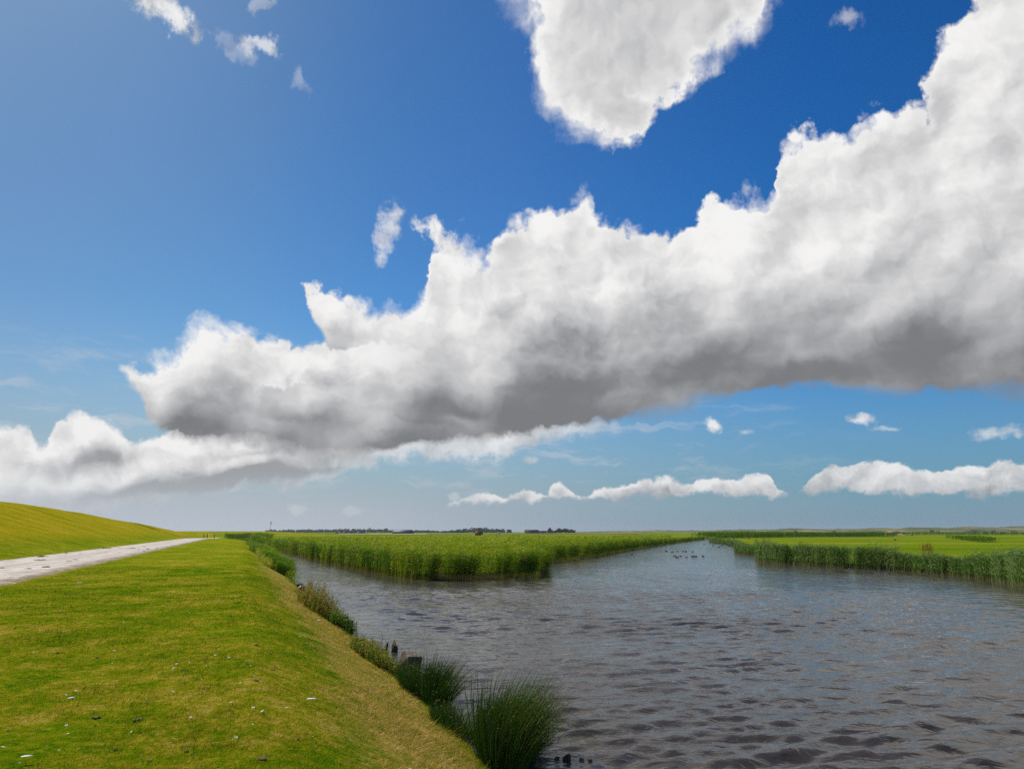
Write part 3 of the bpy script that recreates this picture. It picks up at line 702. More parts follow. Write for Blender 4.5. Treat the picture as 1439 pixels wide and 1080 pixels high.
# rushes: round stems in dense fans, leaning with the wind
def rush_clump(name, cx, cy, rx, ry, n, hh, seed, label, lean=.42, longs=60):
    r = np.random.default_rng(seed); bag = Bag()
    a = r.random(n) * 2 * math.pi; q = np.sqrt(r.random(n))
    ox = np.cos(a) * q * rx; oy = np.sin(a) * q * ry
    tf = r.integers(0, 14, n); tcx = r.normal(size=14) * rx * .55; tcy = r.normal(size=14) * ry * .55; th_ = .68 + .42 * r.random(14); tl = r.normal(size=14) * .16
    ox = ox * .38 + tcx[tf] * .8; oy = oy * .38 + tcy[tf] * .8; q = np.minimum(np.hypot(ox / rx, oy / ry), 1.4)
    x = cx + ox; y = cy + oy; z = np.maximum(height(x, y) - .03, -.1)
    h = hh * (.50 + .52 * r.random(n) ** .8) * (1 - .22 * q ** 2) * th_[tf]
    h[:longs] *= 1.28
    fan = .50
    d = np.stack([ox / rx * fan + tl[tf] + WIND[0] * lean * r.random(n) * 1.15 + r.normal(size=n) * .07, oy / ry * fan * .8 + WIND[1] * lean * .3 + r.normal(size=n) * .07, np.ones(n)], 1)
    d[:longs, 0] += .35 + r.random(longs) * .55
    d /= np.linalg.norm(d, axis=1)[:, None]
    # three-sided stems
    ns = 5; t = np.linspace(0, 1, ns + 1)
    Pc = np.stack([x, y, z], 1)[:, None, :] + d[:, None, :] * (h[:, None] * t)[:, :, None]
    dr = (.05 + .20 * r.random(n)); dr[:longs] += .30
    bow = (h * dr)[:, None] * t[None] ** 2.4
    Pc[:, :, 2] -= bow * .8; Pc[:, :, 0] += bow * .75; Pc[:, :, 1] += bow * .15
    rad_ = (.0034 + .0016 * r.random(n))[:, None] * (1 - .72 * t[None] ** 2)
    ang = np.array([0, 2.094, 4.189])
    V_ = Pc[:, :, None, :] + rad_[:, :, None, None] * np.stack([np.cos(ang), np.sin(ang), np.zeros(3)], 1)[None, None]
    k = 3 * (ns + 1); qd = []
    for i in range(ns):
        for j in range(3): qd.append([3 * i + j, 3 * i + (j + 1) % 3, 3 * i + 3 + (j + 1) % 3, 3 * i + 3 + j])
    F_ = (np.arange(n)[:, None, None] * k + np.array(qd)[None]).reshape(-1, 4)
    tint = np.clip(.42 + r.normal(size=n) * .26, 0, .88); brown = r.random(n) < (.05 + .22 * (ox / rx > .5)); tint[brown] = .93 + .07 * r.random(brown.sum())
    tt = np.repeat(tint, k) ; upv = np.tile(np.repeat(t, 3), n)
    tt = np.clip(tt + sstep(.84, 1.0, upv) * .35, 0, 1)
    bag.add(V_.reshape(-1, 3), F_, tt, .35 + upv * .65)
    # small brown seed tufts below the tips
    s_ = r.random(n) < .16; s_[:longs] = True; idx = np.where(s_)[0]
    b = Pc[idx, ns - 1] * .45 + Pc[idx, ns] * .55; m = len(idx)
    for k2 in range(3):
        dd = r.normal(size=(m, 3)); dd[:, 2] = np.abs(dd[:, 2]) + .3; dd /= np.linalg.norm(dd, axis=1)[:, None]
        v, f, t2 = ribbons(b, dd, .016 + .014 * r.random(m), np.full(m, .008), 1, np.zeros(m), taper=.5, r=r)
        bag.add(v, f, 1.0, 1)
    o = bag.build(name, m_rush); tag(o, label, 'rush clump', 'rush clumps at the water edge')
    return o
x, y = gp(700, 1058, .10)
rush_clump('rush_clump', x, y, .37, .46, 2300, 1.36, 3, 'largest dark green rush clump, at the bottom of the bank, stems arching over the water')
x, y = gp(606, 976, .10)
rush_clump('rush_clump', x, y, .40, .38, 1500, 1.05, 4, 'smaller dark green rush clump with browned tips, just behind the largest one', longs=25)
x, y = gp(642, 1018, .14)
rush_clump('rush_clump', x, y, .26, .40, 700, .55, 8, 'low green rush tuft filling the gap between the two big rush clumps', longs=6)

# leafy weeds on the bank
def weeds(name, cx, cy, rx, ry, n, h0, h1, seed, label, cat='weeds', tint0=.5, spikes=.3, leaf=.09, nl=14, group=None):
    r = np.random.default_rng(seed); bag = Bag()
    a = r.random(n) * 2 * math.pi; q = np.sqrt(r.random(n)); ox = np.cos(a) * q * rx; oy = np.sin(a) * q * ry
    du = ox; dv = oy
    x = cx + NRM[0] * du + DIR[0] * dv; y = cy + NRM[1] * du + DIR[1] * dv
    z = np.maximum(height(x, y) - .02, -.05); h = (h0 + (h1 - h0) * r.random(n)) * (1 - .4 * q ** 2)
    base = np.stack([x, y, z], 1)
    d = np.stack([ox * .2 + .10 + r.normal(size=n) * .10, oy * .1 + r.normal(size=n) * .10, np.ones(n)], 1); d /= np.linalg.norm(d, axis=1)[:, None]
    v, f, t = ribbons(base, d, h, np.full(n, .012), 3, np.full(n, .03), taper=.6, r=r)
    tint = np.clip(tint0 + r.normal(size=n) * .15, 0, .95)
    bag.add(v, f, np.repeat(np.clip(tint + .2, 0, 1), 8), t)
    for k in range(nl):
        fr = .15 + .85 * (k + r.random(n)) / nl
        b = base + d * (h * fr)[:, None]
        a = r.random(n) * 6.283; out = np.stack([np.cos(a), np.sin(a), .25 + .5 * r.random(n)], 1); out /= np.linalg.norm(out, axis=1)[:, None]
        side = np.cross(out, np.array([0, 0, 1.]) + r.normal(size=(n, 3)) * .4); side /= np.linalg.norm(side, axis=1)[:, None]
        v, f, t = ribbons(b, out, leaf * (1.25 - fr * .8) * (.7 + .6 * r.random(n)), np.full(n, leaf * .30), 2, np.full(n, .4), side, r=r)
        bag.add(v, f, np.repeat(np.clip(tint + fr * .3 * (r.random(n) < spikes + .3), 0, 1), 6), np.repeat(fr, 6))
    return tag(bag.build(name, m_weed), label, cat, group)
cx, cy = from_uv(.62, 25.9); weeds('tall_weeds', cx, cy, .70, 2.0, 300, .40, 1.15, 11, 'tall yellow-green weeds with upright seed spikes on the bank above the flat stone', tint0=.62, nl=18, leaf=.11)
cx, cy = from_uv(.15, 23.6); weeds('nettle_patch', cx, cy, .42, .8, 130, .3, .62, 12, 'dark green low leafy patch at the waterline beside the flat stone', tint0=.12, leaf=.10, spikes=.1)
cx, cy = from_uv(.35, 17.1); weeds('low_weeds', cx, cy, .50, 1.25, 480, .18, .50, 13, 'low bright green weeds around the broken posts beside the square stone', tint0=.46, leaf=.08)
cx, cy = from_uv(.5, 31.5); weeds('low_weeds', cx, cy, .5, 2.6, 160, .12, .42, 14, 'low yellowed weeds on the bank between the tall weeds and the dark stones', tint0=.62, leaf=.06)
for i, (px, py, hh, sx) in enumerate(((536, 918, .62, -.02), (544, 918, .60, .03), (558, 921, .66, .42))):
    r = np.random.default_rng(60 + i); cx, cy = gp(px, py, .22); z0 = float(height(np.array([cx]), np.array([cy]))[0]); bag = Bag()
    b = np.array([[cx, cy, z0]]); d = np.array([[sx, .05, 1.0]]); d /= np.linalg.norm(d)
    for s_ in ((1, 0, 0), (0, 1, 0)):
        v, f, t = ribbons(b, d, np.array([hh]), np.array([.014]), 5, np.array([.05]), np.array([s_]), taper=.5); bag.add(v, f, [.9, .85, 1.0][i], t)
    n = 46; fr = .45 + .55 * r.random(n) if i != 2 else .8 + .2 * r.random(n)
    bb = b + d * (hh * fr)[:, None]; dd = r.normal(size=(n, 3)); dd[:, 2] = np.abs(dd[:, 2]); dd /= np.linalg.norm(dd, axis=1)[:, None]
    v, f, t = ribbons(bb, dd, .03 * (1.4 - fr), np.full(n, .012), 1, np.zeros(n), r=r); bag.add(v, f, .9, 1)
    tag(bag.build('weed_stalk', m_weed), ['left upright dry stalk rising above the low weeds by the square stone', 'middle brown seed stalk rising above the low weeds by the square stone', 'reddish stalk leaning right above the low weeds by the square stone'][i], 'stalk', 'dry stalks above the low weeds')
# rust-coloured docks behind the right bank reeds
for i, (px, py, hh) in enumerate(((1297, 781, 1.5), (1303, 780, 1.6), (1307, 781, 1.45), (1062, 768, 1.5), (1073, 768, 1.8), (1080, 768, 1.6), (1264, 786, .7))):
    cx, cy = gp(px, py, .35); r = np.random.default_rng(80 + i); bag = Bag(); n = 16
    x = cx + r.normal(size=n) * .12; y = cy + r.normal(size=n) * .12; z = height(x, y); h = hh * (.75 + .3 * r.random(n)); base = np.stack([x, y, z], 1)
    d = np.stack([.16 + r.normal(size=n) * .10, r.normal(size=n) * .1, np.ones(n)], 1); d /= np.linalg.norm(d, axis=1)[:, None]
    v, f, t = ribbons(base, d, h, np.full(n, .02), 2, np.full(n, .03), r=r); bag.add(v, f, 1.0, 1.0)
    for k in range(16):
        b = base + d * (h * (.45 + .55 * (k + r.random(n)) / 16))[:, None]; dd = r.normal(size=(n, 3)); dd /= np.linalg.norm(dd, axis=1)[:, None]
        v, f, t = ribbons(b, dd, np.full(n, .08), np.full(n, .05), 1, np.zeros(n), r=r); bag.add(v, f, 1.0, 1.0)
    tag(bag.build('dock_plant', m_weed), ['leftmost rust-red dock stalk of three behind the right bank reeds', 'tallest middle rust-red dock stalk of three behind the right bank reeds', 'rightmost rust-red dock stalk of three behind the right bank reeds',
        'small rust-brown dock at the left of the far group on the right bank', 'largest rust-brown dock bush of the far group on the right bank', 'rust-brown dock at the right of the far group on the right bank', 'short rusty dock in the gap of the right bank reeds'][i], 'dock plant', 'rusty dock plants')

# ------------------------------------------------------------------ turf blades in front of the camera
m_grass, g, o = newmat('turf_blades')
Pg = pos(g); c, _s = turf_colour(g, Pg)
ti = attr(g, 'tint')
c = g.mix(1.0, c, g.ramp(ti, [(0, (.32, .48, .3)), (.5, (1.0, 1.05, .9)), (.86, (1.6, 1.4, 1.6)), (.93, (2.3, 1.5, 3.2)), (1.0, (3.0, 2.0, 7.0))]), 'MULTIPLY')
principled(g, o, c, .6, .02, trans=.30)
r = np.random.default_rng(99); N = 420000
yy = 3.2 * (34 / 3.2) ** r.random(N); th = R(-40) + R(46) * r.random(N); xx = np.tan(th) * yy
sd_ = water_sd(xx, yy); ug, vg = uv(xx, yy)
k = (ug > 0) & (sd_ > .03) & ((ug < PATH0 - .1) | (ug > PATH1 + .3)); xx, yy, sd_ = xx[k], yy[k], sd_[k]
zz = height(xx, yy, sd_); n = len(xx); dist = np.hypot(xx, yy)
bk_ = sstep(.05, .55, sd_) * (1 - sstep(1.2, 2.5, sd_ + fbm(xx * .5, yy * .5, 3, 8) * .7))
lush = fbm(xx * .8, yy * .8, 3, 44)
tuft = sstep(-.10, .25, fbm(xx * 5.5, yy * 5.5, 2, 45)); hh = (.020 + .026 * r.random(n) + .034 * tuft * r.random(n)) * (1 + lush * 1.4) + bk_ * .035 * r.random(n) + (sd_ < .5) * .05 * r.random(n)
strw = r.random(n) < .045 + .10 * bk_
d = np.stack([r.normal(size=n) * .5 + .25, r.normal(size=n) * .5, np.ones(n)], 1); d[strw, 2] *= .35; d /= np.linalg.norm(d, axis=1)[:, None]
v, f, t = ribbons(np.stack([xx, yy, zz - .004], 1), d, hh * np.where(strw, 1.7, 1), .0036 * np.maximum(dist / 6, 1) ** .9 * (.7 + .6 * r.random(n)), 1, .2 + .3 * r.random(n), taper=.9, r=r)
ti_ = np.clip(.10 + r.random(n) * .80 + lush * -.3 - tuft * .18, 0, .88); ti_[strw] = .93 + .07 * r.random(strw.sum())
aa = lambda q: np.repeat(q, 4)
grass = mesh_np('grass', v, f, m_grass, attrs={'tint': aa(ti_), 'bank': aa(bk_), 'meadow': np.zeros(len(v)), 'dike': aa(sstep(PATH1 + 2, PATH1 + 8, uv(xx, yy)[0]))})
tag(grass, kind='stuff')
# ------------------------------------------------------------------ stones, posts, small things
import bmesh
m_stone, g, o = newmat('bank_stone')
tcn = g.n.new('ShaderNodeTexCoord'); Po = E(g, tcn.outputs['Object'])
n1 = g.noise(Po, 9, 5, .65); n2 = g.noise(Po, 40, 4, .7)
c = g.ramp(n1 * .7 + n2 * .3, [(.32, (.05, .04, .028)), (.48, (.13, .10, .065)), (.6, (.24, .19, .12)), (.72, (.33, .28, .2))])
principled(g, o, c, .85, .3, bump(g, n1 + n2 * .5, .8, .02))
m_dark, g, o = newmat('wet_stone')
tcn = g.n.new('ShaderNodeTexCoord'); Po = E(g, tcn.outputs['Object'])
n1 = g.noise(Po, 12, 5, .65)
principled(g, o, g.ramp(n1, [(.35, (.03, .024, .016)), (.6, (.09, .068, .042)), (.75, (.18, .13, .07))]), .45, .5, bump(g, n1, .8, .02))
m_wood, g, o = newmat('rotten_wood')
tcn = g.n.new('ShaderNodeTexCoord'); Po = E(g, tcn.outputs['Object'])
n1 = g.noise(g.vmath('MULTIPLY', Po, (1, 1, .15)), 40, 5, .65); n2 = g.noise(Po, 9, 3, .5)
principled(g, o, g.mix(g.mr(n2, .5, .62) * .6, g.ramp(n1, [(.35, (.02, .016, .010)), (.6, (.09, .065, .035))]), (.09, .11, .015)), .9, .2, bump(g, n1, .7, .01))
def stone(name, px, py, z0, size, yaw, mat, label, seed, tilt=0, sink=.25, group=None, npts=16, boxy=.0, cat='stone'):
    rr_ = np.random.default_rng(seed); x, y = gp(px, py, z0); bm = bmesh.new()
    for _ in range(60):
        if float(water_sd(np.array([x]), np.array([y]))[0]) < -size[0] * .12: break
        x += .03
    if boxy:
        for sx in (-1, 1):
            for sy in (-1, 1):
                for sz in (-1, 1): bm.verts.new([(s_ * .5 + rr_.normal() * .04) for s_ in (sx, sy, sz)])
    for _ in range(npts):
        v = rr_.normal(size=3); v /= max(abs(v)) ** (.6) * np.linalg.norm(v) ** .4; bm.verts.new(v * .5 * (.85 + .15 * rr_.random()))
    hull = bmesh.ops.convex_hull(bm, input=bm.verts)
    junk = [e for e in hull['geom_interior'] if isinstance(e, bmesh.types.BMVert)]
    bmesh.ops.delete(bm, geom=junk, context='VERTS')
    bmesh.ops.delete(bm, geom=[v for v in bm.verts if not v.link_faces], context='VERTS')
    bmesh.ops.bevel(bm, geom=bm.edges[:], offset=.03, segments=2, affect='EDGES')
    for v in bm.verts:
        v.co = Vector((v.co.x * size[0], v.co.y * size[1], (v.co.z + .5 - sink) * size[2]))
    me = bpy.data.meshes.new(name); bm.to_mesh(me); bm.free(); me.materials.append(mat)
    ob = bpy.data.objects.new(name, me); col.objects.link(ob); ob.location = (x, y, z0); ob.rotation_euler = (tilt, tilt * .6, yaw)
    return tag(ob, label, cat, group)
GR = 'stones along the waterline'
stone('stone', 484, 880, 0.02, (.46, .30, .26), .5, m_stone, 'pale flat-topped stone lying in the water at the tip of the dark leafy patch', 1, boxy=1)
stone('stone', 479, 869, 0.0, (.50, .34, .13), .2, m_dark, 'thin dark slab just behind the pale flat-topped stone', 2, boxy=1)
stone('stone', 497, 885, 0.0, (.22, .12, .05), .9, m_stone, 'tiny pale stone barely above the water in front of the flat-topped stone', 22)
stone('stone', 574, 938, 0.03, (.38, .34, .40), .75, m_stone, 'large square-cut stone with a sunlit sloping top beside the low weeds', 3, tilt=.22, boxy=1, npts=4)
stone('stone', 392, 824, .02, (.42, .30, .30), .2, m_stone, 'brownish leftmost stone below the nearest large reed clump', 4, group=GR)
stone('stone', 398, 827, .02, (.44, .34, .26), .9, m_dark, 'dark wet stone second from the left below the nearest large reed clump', 5, group=GR)
stone('stone', 404.5, 829, .01, (.38, .30, .30), 1.6, m_stone, 'pointed grey-brown stone third from the left below the reed clump', 6, group=GR)
stone('stone', 411, 835, .01, (.42, .26, .18), .4, m_dark, 'low dark stone at the right end of the row below the reed clump', 7, group=GR)
stone('stone', 797, 1067, -.01, (.16, .14, .13), .7, m_dark, 'dark pointed stone in the water right of the biggest rush clump', 8, tilt=.2)
stone('stone', 782, 1066, -.01, (.10, .07, .06), .2, m_stone, 'small pale pebble touching the left of the dark pointed stone', 9)
stone('stone', 817, 1069, -.01, (.11, .08, .07), 1.2, m_stone, 'small mottled stone just right of the dark pointed stone', 10)
stone('stone', 829, 1070, -.01, (.085, .07, .06), 2.0, m_stone, 'smallest rightmost stone in the water beyond the mottled one', 11)
stone('stone', 744, 1062, -.01, (.18, .10, .05), .1, m_dark, 'flat reddish-dark stone awash at the foot of the biggest rush clump', 12)
for i, (u_s, v_s, sz, lab) in enumerate(((-.12, 14.2, .20, 'small dark stone in the water between the two large rush clumps'), (-.05, 20.2, .24, 'low brown stone at the waterline beyond the broken posts'), (-.12, 21.6, .17, 'small rounded stone at the waterline short of the leafy dark patch'),
        (.0, 30.2, .30, 'flat brown stone at the waterline just beyond the tall weeds'), (-.1, 33.0, .26, 'small dark stone at the waterline midway from the tall weeds to the stone row'), (.0, 36.5, .36, 'angular brown stone at the near end of the waterline short of the stone row'))):
    x_, y_ = from_uv(u_s, v_s); d_ = (x_, y_, -CAM_Z); c_p, s_p = math.cos(PITCH), math.sin(PITCH)
    fw = d_[1] * c_p + d_[2] * s_p; upv_ = -d_[1] * s_p + d_[2] * c_p
    stone('stone', 719.5 + FPX * x_ / fw, 540 - FPX * upv_ / fw, 0.0, (sz, sz * .7, sz * .6), i * 1.1, m_dark if i % 2 else m_stone, lab, 30 + i, group='stones along the waterline')
def post(px, py, z0, h, w, lean, label, seed, rust=False):
    x, y = gp(px, py, z0); rr_ = np.random.default_rng(seed); V_, F_ = [], []; ns, nr = 7, 7
    for i in range(nr):
        t = i / (nr - 1)
        for j in range(ns):
            a = 6.283 * j / ns; rad = w * .5 * (1 - .25 * t) * (.85 + .3 * rr_.random())
            V_.append((math.cos(a) * rad + lean[0] * t * h, math.sin(a) * rad + lean[1] * t * h, t * h - .15 + (rr_.random() * w * 1.1 if i == nr - 1 else 0)))
    for i in range(nr - 1):
        for j in range(ns): F_.append((i * ns + j, i * ns + (j + 1) % ns, (i + 1) * ns + (j + 1) % ns, (i + 1) * ns + j))
    V_.append((lean[0] * h, lean[1] * h, h - .17)); c_ = len(V_) - 1
    T_ = [((nr - 1) * ns + j, (nr - 1) * ns + (j + 1) % ns, c_) for j in range(ns)]
    ob = mesh_np('wooden_post', V_, [np.array(F_), np.array(T_)], m_wood, loc=(x, y, z0))
    return tag(ob, label, 'post', 'old posts at the water edge')
post(516, 917, .15, .34, .10, (-.20, 0), 'leaning dark rotten post at the left end of the low weeds', 1)
post(523, 919, .15, .28, .09, (-.10, .1), 'short mossy post stub just right of the leaning rotten post', 2)
post(541, 916, .12, .34, .07, (.14, 0), 'upright brown splintered post amid the low weeds', 3)
post(554, 914, .02, .20, .20, (.03, 0), 'thick black post stump standing in the water behind the low weeds', 4)
# posts and a gate far along the path
for i, (px, h) in enumerate(((286.5, 1.1), (291, 1.3), (301, 1.1))):
    x, y = gp(px, 754.6, 1.2)
    ob = mesh_np('fence_post', [(sx * .09, sy * .09, z) for z in (-.3, h) for sx, sy in ((-1, -1), (1, -1), (1, 1), (-1, 1))], np.array([(0, 1, 5, 4), (1, 2, 6, 5), (2, 3, 7, 6), (3, 0, 4, 7), (4, 5, 6, 7)]), m_wood, loc=(x, y, 1.2 - .25))
    tag(ob, ['left', 'middle', 'right'][i] + ' one of three tiny posts where the paved path ends', 'post', 'posts at the end of the path')

# ---- white flecks, droppings, feathers in the grass
m_white, g, o = newmat('petals'); principled(g, o, (.78, .78, .72), .7, .2)
m_feather, g, o = newmat('feather'); principled(g, o, (.62, .68, .66), .6, .2)
m_dung, g, o = newmat('dried_dung')
tcn = g.n.new('ShaderNodeTexCoord'); n1 = g.noise(E(g, tcn.outputs['Object']), 40, 4, .6)
principled(g, o, g.ramp(n1, [(.35, (.09, .06, .03)), (.6, (.22, .14, .08)), (.75, (.36, .25, .15))]), .95, .1, bump(g, n1, .8, .01))
def lawn_spot(r, vmin=4.0, vmax=38.):
    while True:
        y = vmin * (vmax / vmin) ** r.random(); x = math.tan(R(-38) + R(40) * r.random()) * y
        sd = float(water_sd(np.array([x]), np.array([y]))[0]); u, v = uv(x, y)
        if u > 1.6 and sd > 1.3 and u < PATH0 - .2: return x, y, float(height(np.array([x]), np.array([y]))[0])
r = np.random.default_rng(500)
V_, F_ = [], []
for k in range(9):
    a = k * 6.283 / 9; c_, s_ = math.cos(a), math.sin(a); b = len(V_)
    for (q, w_, h_) in ((.003, .0, .0), (.009, .0032, .003), (.015, .0, .002)):
        V_ += [(c_ * q - s_ * w_, s_ * q + c_ * w_, .028 + h_), (c_ * q + s_ * w_, s_ * q - c_ * w_, .028 + h_)]
    F_ += [(b, b + 1, b + 3, b + 2), (b + 2, b + 3, b + 5, b + 4)]
first = None
for i in range(150):
    x, y, z = lawn_spot(r)
    if first is None: ob = first = mesh_np('daisy', V_, np.array(F_), m_white)
    else: ob = first.copy(); col.objects.link(ob)
    ob.location = (x, y, z - .004); s_ = .55 + .6 * r.random(); ob.scale = (s_, s_, 1.0 + .3 * r.random()); ob.rotation_euler = (r.normal() * .25, r.normal() * .25, r.random() * 6)
    tag(ob, 'tiny white daisy head in the short grass of the verge', 'daisy', 'white daisies scattered in the verge')
def lump(seed, k=1.0):
    rr_ = np.random.default_rng(seed); bm = bmesh.new()
    for q in range(3):
        m_ = bmesh.ops.create_icosphere(bm, subdivisions=2, radius=.028 * (.6 + .6 * rr_.random()))
        off = Vector((rr_.normal() * .026, rr_.normal() * .026, .006))
        for v in m_['verts']:
            v.co = Vector((v.co.x * 1.2, v.co.y, v.co.z * .55)) * (1 + .22 * rr_.normal()) + off
    me = bpy.data.meshes.new('dropping'); bm.to_mesh(me); bm.free(); me.materials.append(m_dung); return me
lumps = [lump(s) for s in range(5)]
for i in range(95):
    x, y, z = lawn_spot(r, 4.6, 30)
    ob = bpy.data.objects.new('dropping', lumps[i % 5]); col.objects.link(ob); s_ = .22 + .5 * r.random() ** 3
    ob.location = (x, y, z + .008); ob.scale = (s_, s_, s_ * .8); ob.rotation_euler = (0, 0, r.random() * 6)
    tag(ob, 'small brown dried dropping lying in the short grass of the verge', 'dropping', 'brown droppings scattered in the verge')
for i in range(26):
    v = 20 + 70 * r.random(); u = PATH0 + .5 + (PATH1 - PATH0 - 1) * r.random(); x, y = from_uv(u, v)
    ob = bpy.data.objects.new('dropping', lumps[i % 5]); col.objects.link(ob); s_ = 1.5 + 2.5 * r.random()
    ob.location = (x, y, PLAT + .07); ob.scale = (s_, s_ * 1.3, s_ * .6); ob.rotation_euler = (0, 0, r.random() * 6)
    tag(ob, 'dark clump of dried dung on the paved path', 'dropping', 'dark dung clumps on the path')
def feather(px, py, L, yaw, label):
    x, y = gp(px, py, 1.25); z = float(height(np.array([x]), np.array([y]))[0]); x, y = gp(px, py, z); V_, F_ = [], []
    for i in range(9):
        t = i / 8; w_ = L * .16 * math.sin(math.pi * min(1, t * 1.02 + .04)) ** .7 * (1 if i < 8 else .1); zz_ = .030 + .25 * L * t * (1 - t)
        V_ += [((t - .5) * L, -w_, zz_), ((t - .5) * L, 0, zz_ + .006), ((t - .5) * L, w_, zz_)]
    for i in range(8):
        for j in range(2): F_.append((3 * i + j, 3 * i + j + 1, 3 * i + 4 + j, 3 * i + 3 + j))
    ob = mesh_np('feather', V_, np.array(F_), m_feather, loc=(x, y, z)); ob.rotation_euler = (0, 0, yaw)
    return tag(ob, label, 'feather')
feather(438, 986, .10, .1, 'largest pale grey-white feather, in the grass left of the smaller rush clump')
feather(37, 1069, .075, .3, 'white feather in the bottom left corner of the grass')
feather(99, 985, .07, 1.0, 'bluish-white feather in the left part of the lawn')
feather(448, 873, .12, 1.1, 'white feather near the top of the dry bank slope')
feather(112, 820, .16, .3, 'white feather in the grass beside the paved path')

# ------------------------------------------------------------------ birds
def bird_mesh(kind):
    if kind == 'duck': sp = [(-.27, .115, .008, .02), (-.23, .10, .030, .04), (-.16, .075, .065, .075), (-.06, .055, .085, .10), (.05, .055, .088, .10), (.13, .075, .075, .085), (.17, .12, .045, .05), (.18, .165, .030, .032), (.185, .20, .033, .033), (.205, .225, .036, .034), (.235, .222, .027, .025), (.26, .212, .012, .016), (.295, .205, .007, .015), (.305, .204, .002, .006)]
    else: sp = [(-.36, .15, .01, .03), (-.30, .14, .045, .06), (-.20, .10, .09, .11), (-.06, .08, .125, .14), (.08, .09, .12, .13), (.17, .12, .09, .10), (.22, .19, .05, .055), (.23, .27, .033, .035), (.225, .35, .030, .030), (.235, .40, .038, .036), (.265, .425, .040, .036), (.30, .415, .028, .026), (.335, .402, .014, .018), (.36, .398, .004, .006)]
    V_, F_, T_ = [], [], []; ns = 10; pts = [Vector((p[0], 0, p[1])) for p in sp]
    for i, p in enumerate(sp):
        d = (pts[min(i + 1, len(pts) - 1)] - pts[max(i - 1, 0)]).normalized(); up = Vector((-d.z, 0, d.x)); 
        for j in range(ns):
            a = 6.283 * j / ns; V_.append(tuple(pts[i] + up * (math.cos(a) * p[2]) + Vector((0, 1, 0)) * (math.sin(a) * p[3]))); T_.append(i / (len(sp) - 1))
    for i in range(len(sp) - 1):
        for j in range(ns): F_.append((i * ns + j, i * ns + (j + 1) % ns, (i + 1) * ns + (j + 1) % ns, (i + 1) * ns + j))
    caps = np.array([[0, 2, 1], [0, 3, 2], [0, 4, 3], [0, 5, 4], [0, 6, 5], [0, 7, 6], [0, 8, 7], [0, 9, 8]])
    return V_, [np.array(F_), caps], T_
def bird_mat(name, stops):
    m, g, o = newmat(name); principled(g, o, g.ramp(attr(g, 'along'), stops), .7, .25); return m
m_drake = bird_mat('grey_duck_plumage', [(0, (.05, .04, .03)), (.12, (.02, .02, .02)), (.2, (.40, .36, .32)), (.42, (.42, .38, .33)), (.47, (.16, .07, .035)), (.52, (.14, .06, .03)), (.56, (.015, .05, .03)), (.78, (.015, .05, .03)), (.84, (.35, .30, .05)), (1, (.35, .30, .05))])
m_hen = bird_mat('brown_duck_plumage', [(0, (.30, .22, .15)), (.3, (.38, .28, .19)), (.5, (.48, .37, .26)), (.78, (.30, .22, .15)), (.84, (.30, .17, .05)), (1, (.30, .17, .05))])
m_pale = bird_mat('pale_goose_plumage', [(0, (.55, .53, .50)), (.25, (.22, .17, .12)), (.42, (.34, .27, .2)), (.5, (.50, .42, .33)), (.75, (.24, .18, .12)), (.84, (.55, .22, .06)), (1, (.55, .22, .06))])
m_gull = bird_mat('white_plumage', [(0, (.7, .7, .7)), (.5, (.75, .74, .72)), (.82, (.74, .73, .7)), (.86, (.5, .3, .05)), (1, (.5, .3, .05))])
m_black = bird_mat('black_plumage', [(0, (.01, .01, .012)), (1, (.012, .012, .012))])
m_wingd, g, o = newmat('dark_wing'); principled(g, o, (.13, .10, .08), .7, .2)
m_wingl, g, o = newmat('grey_wing'); principled(g, o, (.30, .27, .24), .7, .2)
protos = {}
def bird(kind, mat, wmat, x, y, z, yaw, size, label, cat, group, legs=False):
    key = (kind, mat.name, wmat.name, legs)
    if key not in protos:
        V_, F_, T_ = bird_mesh(kind)
        bd = mesh_np('body', V_, F_, mat, smooth=True, attrs={'along': T_}); parts = [bd]
        k = 1.0 if kind == 'duck' else 1.3
        for s_ in (-1, 1):
            W_ = []; n_r, n_c = 7, 5
            for i in range(n_r):
                t = i / (n_r - 1); xx_ = (.12 - .36 * t) * k; wd = .052 * k * math.sin(math.pi * min(.97, .12 + t * .86)) ** .7
                for j in range(n_c):
                    q = j / (n_c - 1) - .5; W_.append((xx_, s_ * (.088 - abs(q) * .05 - .035 * t) * k, (.095 + q * 2 * wd + .02 * t) * k))
            f = [(i * n_c + j, i * n_c + j + 1, (i + 1) * n_c + j + 1, (i + 1) * n_c + j) for i in range(n_r - 1) for j in range(n_c - 1)]
            parts.append(mesh_np('wing', W_, np.array(f), wmat, smooth=True))
        if legs:
            for s_ in (-1, 1):
                a = .008 * k
                lv = [(sx * a + .02, s_ * .035 + sy * a, zz_) for zz_ in (-.13, .03) for sx, sy in ((-1, -1), (1, -1), (1, 1), (-1, 1))] + [(.10, s_ * .035 - .03, -.128), (.10, s_ * .035 + .03, -.128), (.01, s_ * .035, -.128)]
                parts.append(mesh_np('leg', lv, [np.array([(0, 1, 5, 4), (1, 2, 6, 5), (2, 3, 7, 6), (3, 0, 4, 7)]), np.array([(8, 9, 10)])], m_wingd))
        protos[key] = parts; fresh = True
    else: fresh = False
    e = empty({'duck': 'duck', 'goose': 'goose'}[kind] if cat in ('duck', 'goose') else cat, (x, y, z), yaw); e.scale = (size,) * 3
    for p in protos[key]:
        c_ = p if fresh else p.copy()
        if not fresh: col.objects.link(c_)
        c_.parent = e
    return tag(e, label, cat, group)
ordw = ['first', 'second', 'third', 'fourth', 'fifth', 'sixth', 'seventh', 'eighth', 'ninth', 'tenth']
r = np.random.default_rng(77)
